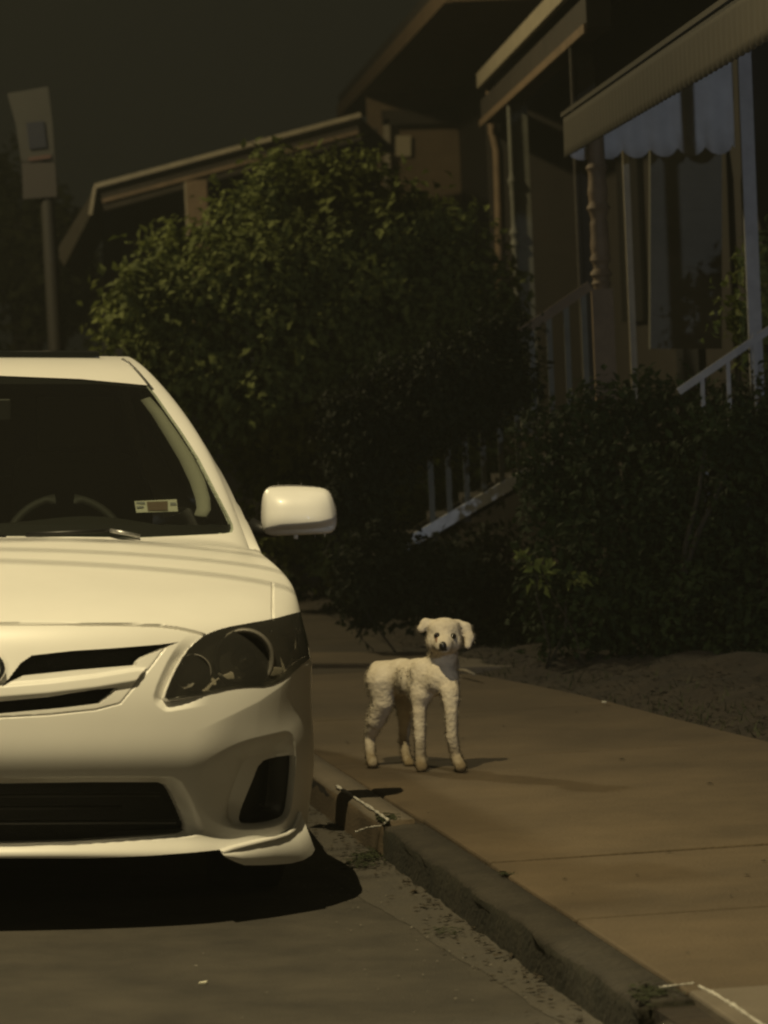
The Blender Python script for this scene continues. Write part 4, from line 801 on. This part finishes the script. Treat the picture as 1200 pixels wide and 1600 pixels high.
b = MB(); P = [line_c(17.35,.14,.1), line_c(18.15,.14,.1), line_c(18.15,.86,.1), line_c(17.35,.86,.1)]; b.hexa(P+[p+np.array([0,0,zf-.17]) for p in P]); b.build('porch_base', wooddk, hc, base=Cb)
# steps going down to the left
YS = 17.85
def stair(x, y, dy=0): return at(x, y, YS+dy)
st0, st1 = stair(560,900), stair(925,684); b = MB(); b.beam(stair(632,852), stair(925,682), .04, .055); sg = b.build('stair_stringer', mat('white_stringer_paint', (.72,.72,.72), .5, var=.35, scale=9), hc, base=Cb)
b = MB(); b.beam(stair(560,893,.7), stair(925,682,.7), .04, .10); b.build('stair_stringer', wooddk, hc, base=Cb)
for k in range(7):
    t = (k+.5)/7; p = st0*(1-t)+st1*t; b = MB(); b.box((p[0]+.04, YS+.36, p[2]+.03), .20, .66, .03); b.build('stair_tread', wooddk, hc, base=Cb)
rl0, rl1 = stair(640,640), stair(922,446); b = MB(); b.beam(rl0, rl1, .05, .045); rail = b.build('hand_rail', woodbr, hc, base=Cb)
for x in range(668, 915, 27):
    yr = np.interp(x, [640,922], [640,446]); ys_ = np.interp(x, [560,925], [893,682]); a = stair(x, yr); c = stair(x, ys_); c = np.array([a[0], a[1], c[2]]); b = MB(); b.beam(c, a, .026, .026, (0,1,0)); b.build('baluster', greyw, hc, base=Cb)
b = MB(); b.beam(at(1060,612,16.0), at(1230,496,16.0), .032, .03); b.build('hand_rail', whitew, hc, base=Cb)
for x in (1097,1137,1179,1215):
    yr = np.interp(x, [1060,1230], [612,496]); a = at(x, yr, 16.0); b = MB(); top = .03 if x in (1179,) else 0; b.beam(a-np.array([0,0,.6]), a+np.array([0,0,top]), .017, .017, (0,1,0)); b.build('baluster', whitew, hc, base=Cb)
# ---------- middle house: deep eave, turned posts
Bb = np.array([1.6,24,.1]); hb = empty('porch_house', Bb, 'dark house in the middle with a long eave over turned porch posts', 'house', 'porch houses along the street')
ev0 = at(745,128,26.5); ze = ev0[2]
def line_b(Y, off=0, z=0): t = (Y-ev0[1])/TT[1]; p = ev0+TT*t+NN*off; return np.array([p[0], p[1], z])
b = MB(); P = [line_b(18.6,0,ze-.045), line_b(26.5,0,ze-.045), line_b(26.5,.03,ze-.045), line_b(18.6,.03,ze-.045)]; b.hexa(P+[p+np.array([0,0,.10]) for p in P]); b.build('gutter_board', trimw, hb, base=Bb)
b = MB(); P = [line_b(18.6,.03,ze+.02), line_b(26.5,.03,ze+.02), line_b(26.5,1.9,ze+1.0), line_b(18.6,1.9,ze+1.0)]; b.hexa(P+[p+np.array([0,0,.07]) for p in P]); b.build('roof', shingle, hb, base=Bb)
pb1 = at(806,158,24.); pb2 = at(908,45,19.6); zbm = pb1[2]
def line_p(Y, off=0, z=0): t = (Y-pb1[1])/(pb2[1]-pb1[1]); p = pb1+(pb2-pb1)*t; return np.array([p[0]+off, Y, z])
b = MB(); P = [line_p(18.7,-.06,zbm), line_p(26.3,-.06,zbm), line_p(26.3,.06,zbm), line_p(18.7,.06,zbm)]; b.hexa(P+[p+np.array([0,0,.16]) for p in P]); b.build('porch_beam', wooddk, hb, base=Bb)
b = MB(); P = [line_p(18.7,-.075,zbm-.02), line_p(26.3,-.075,zbm-.02), line_p(26.3,-.06,zbm-.02), line_p(18.7,-.06,zbm-.02)]; b.hexa(P+[p+np.array([0,0,.045]) for p in P]); b.build('beam_moulding', woodbr, hb, base=Bb)
for (px, Y, ym) in ((813,24.,(285,305,365,380)),(917,19.6,())):
    q = at(px, 300, Y); b = MB(); b.box((q[0]+.012, q[1]+.02, zbm/2+.3), .10, .09, zbm-.6); zz = lambda y: at(px, y, Y)[2]
    turned(b, q[0]-.048, q[1]-.04, zbm, .9, .020, [(zz(y), .012, .9) for y in ym]); b.build('porch_post', greyw if px < 850 else wooddk, hb, True, base=Bb).data.set_sharp_from_angle(angle=.6)
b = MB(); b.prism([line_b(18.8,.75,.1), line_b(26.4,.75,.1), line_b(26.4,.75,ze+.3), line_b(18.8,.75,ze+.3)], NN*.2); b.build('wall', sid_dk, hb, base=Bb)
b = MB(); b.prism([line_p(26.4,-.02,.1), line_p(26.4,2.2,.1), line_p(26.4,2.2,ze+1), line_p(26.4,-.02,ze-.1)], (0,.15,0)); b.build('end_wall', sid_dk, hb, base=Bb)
b = MB(); P = [line_p(18.9,-.05,.85), line_p(26.2,-.05,.85), line_p(26.2,.8,.85), line_p(18.9,.8,.85)]; b.hexa(P+[p+np.array([0,0,.08]) for p in P]); b.build('porch_floor', wooddk, hb, base=Bb)
b = MB(); b.prism([line_b(20.6,.74,.95), line_b(21.6,.74,.95), line_b(21.6,.74,2.8), line_b(20.6,.74,2.8)], -NN*.03); b.build('door', blk, hb, base=Bb)
b = MB(); b.prism([line_b(23.2,.74,1.6), line_b(24.4,.74,1.6), line_b(24.4,.74,2.8), line_b(23.2,.74,2.8)], -NN*.03); wn = b.build('window', pane, hb, base=Bb)
b = MB(); b.tube([at(765,128,26.4), at(766,170,26.4), at(769,205,26.4), at(776,235,26.4), at(779,330,26.4), at(782,520,26.4)], .028, 8); b.build('downspout', woodbr, hb, True, base=Bb)
# ---------- far house: high eave, brown end wall, shallow porch roof with a dropped awning
Db = np.array([.2,32,.1]); hd = empty('porch_house', Db, 'brown house furthest back with a shallow porch roof reaching left above the bush', 'house', 'porch houses along the street')
n0, n1 = at(700,-12,27.2), at(530,176,40.); zE = (n0[2]+n1[2])/2; n0[2] = n1[2] = zE
b = MB(); b.beam(n0, n1, .05, .13); b.build('gutter_board', woodbr, hd, base=Db)
b = MB(); rr0 = np.array([(n1-n0)[1], -(n1-n0)[0], 0]); rr0 /= np.linalg.norm(rr0); P = [n0-ZZ*.06, n1-ZZ*.06, n1+rr0*1.3-ZZ*.06, n0+rr0*1.3-ZZ*.06]; b.hexa(P+[p+ZZ*.03 for p in P]); b.build('soffit', sid_br, hd, base=Db)
u_ = (n1-n0)/np.linalg.norm(n1-n0); r_ = np.array([u_[1], -u_[0], 0]); b = MB(); P = [n0+ZZ*.09, n1+ZZ*.09, n1+r_*2.4+ZZ*2.0, n0+r_*2.4+ZZ*2.0]; b.hexa(P+[p+ZZ*.08 for p in P]); b.build('roof', shingle, hd, base=Db)
w0 = n0+r_*.12+u_*.3; b = MB(); A0 = at(600,800,36.5); A1 = at(790,800,36.5); A0[2] = A1[2] = .1; b.prism([A0, A1, A1+ZZ*3.95, A0+ZZ*3.95], (0,.2,0)); b.build('end_wall', sid_br, hd, base=Db)
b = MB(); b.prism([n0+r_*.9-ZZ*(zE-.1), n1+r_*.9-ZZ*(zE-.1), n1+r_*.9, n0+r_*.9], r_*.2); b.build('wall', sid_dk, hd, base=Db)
b = MB(); b.beam(at(604,186,36.3), at(605,330,36.3), .06, .06, (0,1,0)); b.build('corner_board', trimw, hd, base=Db)
b = MB(); b.beam(at(596,184,36.3), at(790,178,36.3), .06, .14); b.build('frieze_board', wooddk, hd, base=Db)
b = MB(); b.prism(back_quad(618,212,642,244,36.4), (0,.05,0)); wn = b.build('window', mat('blind_cloth', (.42,.36,.24), .7), hd, base=Db)
b = MB()
for x0, y0, x1, y1 in ((614,208,646,212),(614,244,646,249),(614,212,618,244),(642,212,646,244)): b.prism(back_quad(x0, y0, x1, y1, 36.38), (0,.06,0))
b.build('window_frame', wooddk, wn, base=None)
YP = 30.
b = MB(); P = [at(150,292,YP), at(562,182,YP), at(562,182,YP)+np.array([.3,5,0]), at(150,292,YP)+np.array([-.3,5,0])]; b.hexa([p-ZZ*.03 for p in P]+P); b.build('porch_roof', shingle, hd, base=Db)
b = MB(); b.beam(at(148,291,YP-.02), at(564,179,YP-.02), .03, .035); b.build('roof_edge', trimw, hd, base=Db)
b = MB(); b.beam(at(160,316,YP+.1), at(562,205,YP+.1), .08, .14); b.build('porch_beam', wooddk, hd, base=Db)
b = MB(); b.beam(at(160,314,YP+.03), at(560,206,YP+.03), .02, .03); b.build('beam_moulding', woodbr, hd, base=Db)
b = MB(); b.prism([at(150,291,YP), at(142,335,YP), at(100,416,YP), at(92,402,YP), at(92,385,YP)], (-.25,5,0)); b.build('awning_drop', cloth_b, hd, base=Db)
b = MB(); b.prism([at(151,291,YP-.01), at(146,291,YP-.01), at(138,336,YP-.01), at(144,336,YP-.01)], (0,-.02,0)); b.build('awning_rib', trimw, hd, base=Db)
q = at(301,282,YP+.1); q2 = at(301,560,YP+.1); b = MB(); b.box((q[0]+.03,q[1],(q[2]+q2[2])/2), .16, .12, q[2]-q2[2]); b.build('porch_post', woodbr, hd, base=Db)
b = MB(); b.beam((q[0]-.055,q[1]-.03,q2[2]), (q[0]-.055,q[1]-.03,q[2]), .02, .05, (0,1,0)); b.build('post_lit_edge', trimw, hd, base=Db)  # pale strip paints the lamplit left edge of the post
b = MB(); b.prism([at(160,560,YP+2), at(590,560,YP+2), at(590,200,YP+2), at(330,270,YP+2), at(160,330,YP+2)], (0,.2,0)); b.build('porch_back_wall', blk, hd, base=Db)
# ---------- street sign on a leaning pole
YG = 25.; q = at(60,300,YG); gb = at(98,700,YG); gb[2] = roadz(gb[0], gb[1]); sg = empty('street_sign', gb, 'dim street sign with a blue panel on a leaning pole at the far left', 'sign')
sgm = mat('sign_plate', (.028,.027,.022), .6, var=.1, scale=8); blu = mat('sign_blue', (.008,.010,.020), .5); redm = mat('sign_red', (.07,.035,.025), .5); pinkm = mat('sign_lower_plate', (.031,.026,.022), .6)
b = MB(); b.tube([gb, at(86,520,YG), at(70,240,YG), at(62,150,YG)], [.05,.05,.045,.04], 10); b.build('pole', mat('dark_pole', (.022,.02,.016), .7), sg, True, base=gb)
b = MB(); b.prism([at(11,146,YG-.06), at(75,135,YG-.06), at(82,190,YG-.06), at(86,252,YG-.06), at(33,252,YG-.06), at(24,192,YG-.06)], (0,.03,0)); pl = b.build('sign_plate', sgm, sg, base=gb)
b = MB(); b.prism([at(41,192,YG-.075), at(68,189,YG-.075), at(73,230,YG-.075), at(46,233,YG-.075)], (0,.012,0)); b.build('blue_panel', blu, sg, base=gb)
b = MB(); b.prism([at(44,246,YG-.075), at(79,241,YG-.075), at(80,247,YG-.075), at(45,252,YG-.075)], (0,.012,0)); b.build('red_stripe', redm, sg, base=gb)
b = MB(); b.prism([at(34,254,YG-.06), at(86,254,YG-.06), at(89,307,YG-.06), at(36,311,YG-.06)], (0,.03,0)); b.build('lower_plate', pinkm, sg, base=gb)
# overhead cables across the street, between the lamp and the car bonnet
LK = np.array([-1.3,7.9,7.4])
cab = mat('cable_rubber', (.01,.01,.01), .6)
def onhood(x, y): return c2w(G.reshape(-1, 3)[np.argmin((PX_-x)**2+(PY_-y)**2)][None])[0]
for k, (xa, ya, xb_, yb) in enumerate(((100,843,392,866),(0,858,388,883),(0,877,372,903),(240,842,380,849))):
    A = onhood(xa, ya); Bp = onhood(xb_, yb); t = .26; pa = LK*(1-t)+A*t; pb = LK*(1-t)+Bp*t; d = (pb-pa)/np.linalg.norm(pb-pa)
    b = MB(); b.tube([pa-d*5, pa, pb, pb+d*.05], .0030, 6); o = b.build('overhead_cable', cab, None, True); tag(o, 'thin black overhead cable crossing above the white car', 'cable', 'overhead cables')
# ================================================================== LIGHT
w = bpy.data.worlds.new('World'); SC.world = w; w.use_nodes = True; N = w.node_tree.nodes; L = w.node_tree.links; bg = N['Background']
bg.inputs['Color'].default_value = (.0085,.0080,.0051,1); bg.inputs['Strength'].default_value = 1
def lamp(name, loc, power, col, rad, typ='POINT'):
    l = bpy.data.lights.new(name, typ); l.energy = power; l.color = col; l.shadow_soft_size = rad; o = bpy.data.objects.new(name, l); COL.objects.link(o); o.location = loc; return o
SOD = (1,.825,.455)
k_ = lamp("street_lamp_light", tuple(LK), 2250, SOD, .014, "SPOT"); k_.data.spot_size = math.radians(114); k_.data.spot_blend = .8
k_.rotation_euler = Vector((.2, .1, -7.3)).to_track_quat('-Z', 'Y').to_euler()
lamp('far_street_lamp_light', (-5.6,21.2,6.6), 1400, SOD, .22)
p_ = lamp('porch_lamp_light', (2.2,4.5,2.5), 520, (.80,.88,1), .06, 'SPOT'); p_.data.spot_size = math.radians(42); p_.data.spot_blend = 1; p_.rotation_euler = Vector((-1.15,13.5,-.25)).to_track_quat('-Z', 'Y').to_euler()
lamp('rear_fill_light', (-5,-14,8), 520, (1,.84,.50), .4)  # soft frontal fill added behind the viewer, not a known lamp
SC.view_settings.view_transform = 'Standard'; SC.view_settings.look = 'None'; SC.view_settings.exposure = 0; SC.view_settings.gamma = 1
SC.cycles.use_denoising = True; SC.cycles.max_bounces = 8; SC.cycles.transparent_max_bounces = 12; SC.cycles.sample_clamp_indirect = 4
# thin night mist
hz = MB(); hz.hexa([(-310,-70,-1.6),(310,-70,-1.6),(310,420,-1.6),(-310,420,-1.6),(-310,-70,9),(310,-70,9),(310,420,9),(-310,420,9)]); hm = bpy.data.materials.new('mist'); hm.use_nodes = True; n_ = hm.node_tree.nodes; n_.remove(n_['Principled BSDF'])
pv = n_.new('ShaderNodeVolumePrincipled'); pv.inputs['Color'].default_value = (.86,.9,.80,1); pv.inputs['Density'].default_value = .0015; hm.node_tree.links.new(pv.outputs[0], n_['Material Output'].inputs['Volume'])
tag(hz.build('haze', hm), kind='stuff')
cam.dof.use_dof = True; cam.dof.focus_distance = 11.2; cam.dof.aperture_fstop = 6.5
SC.cycles.filter_width = 2.3
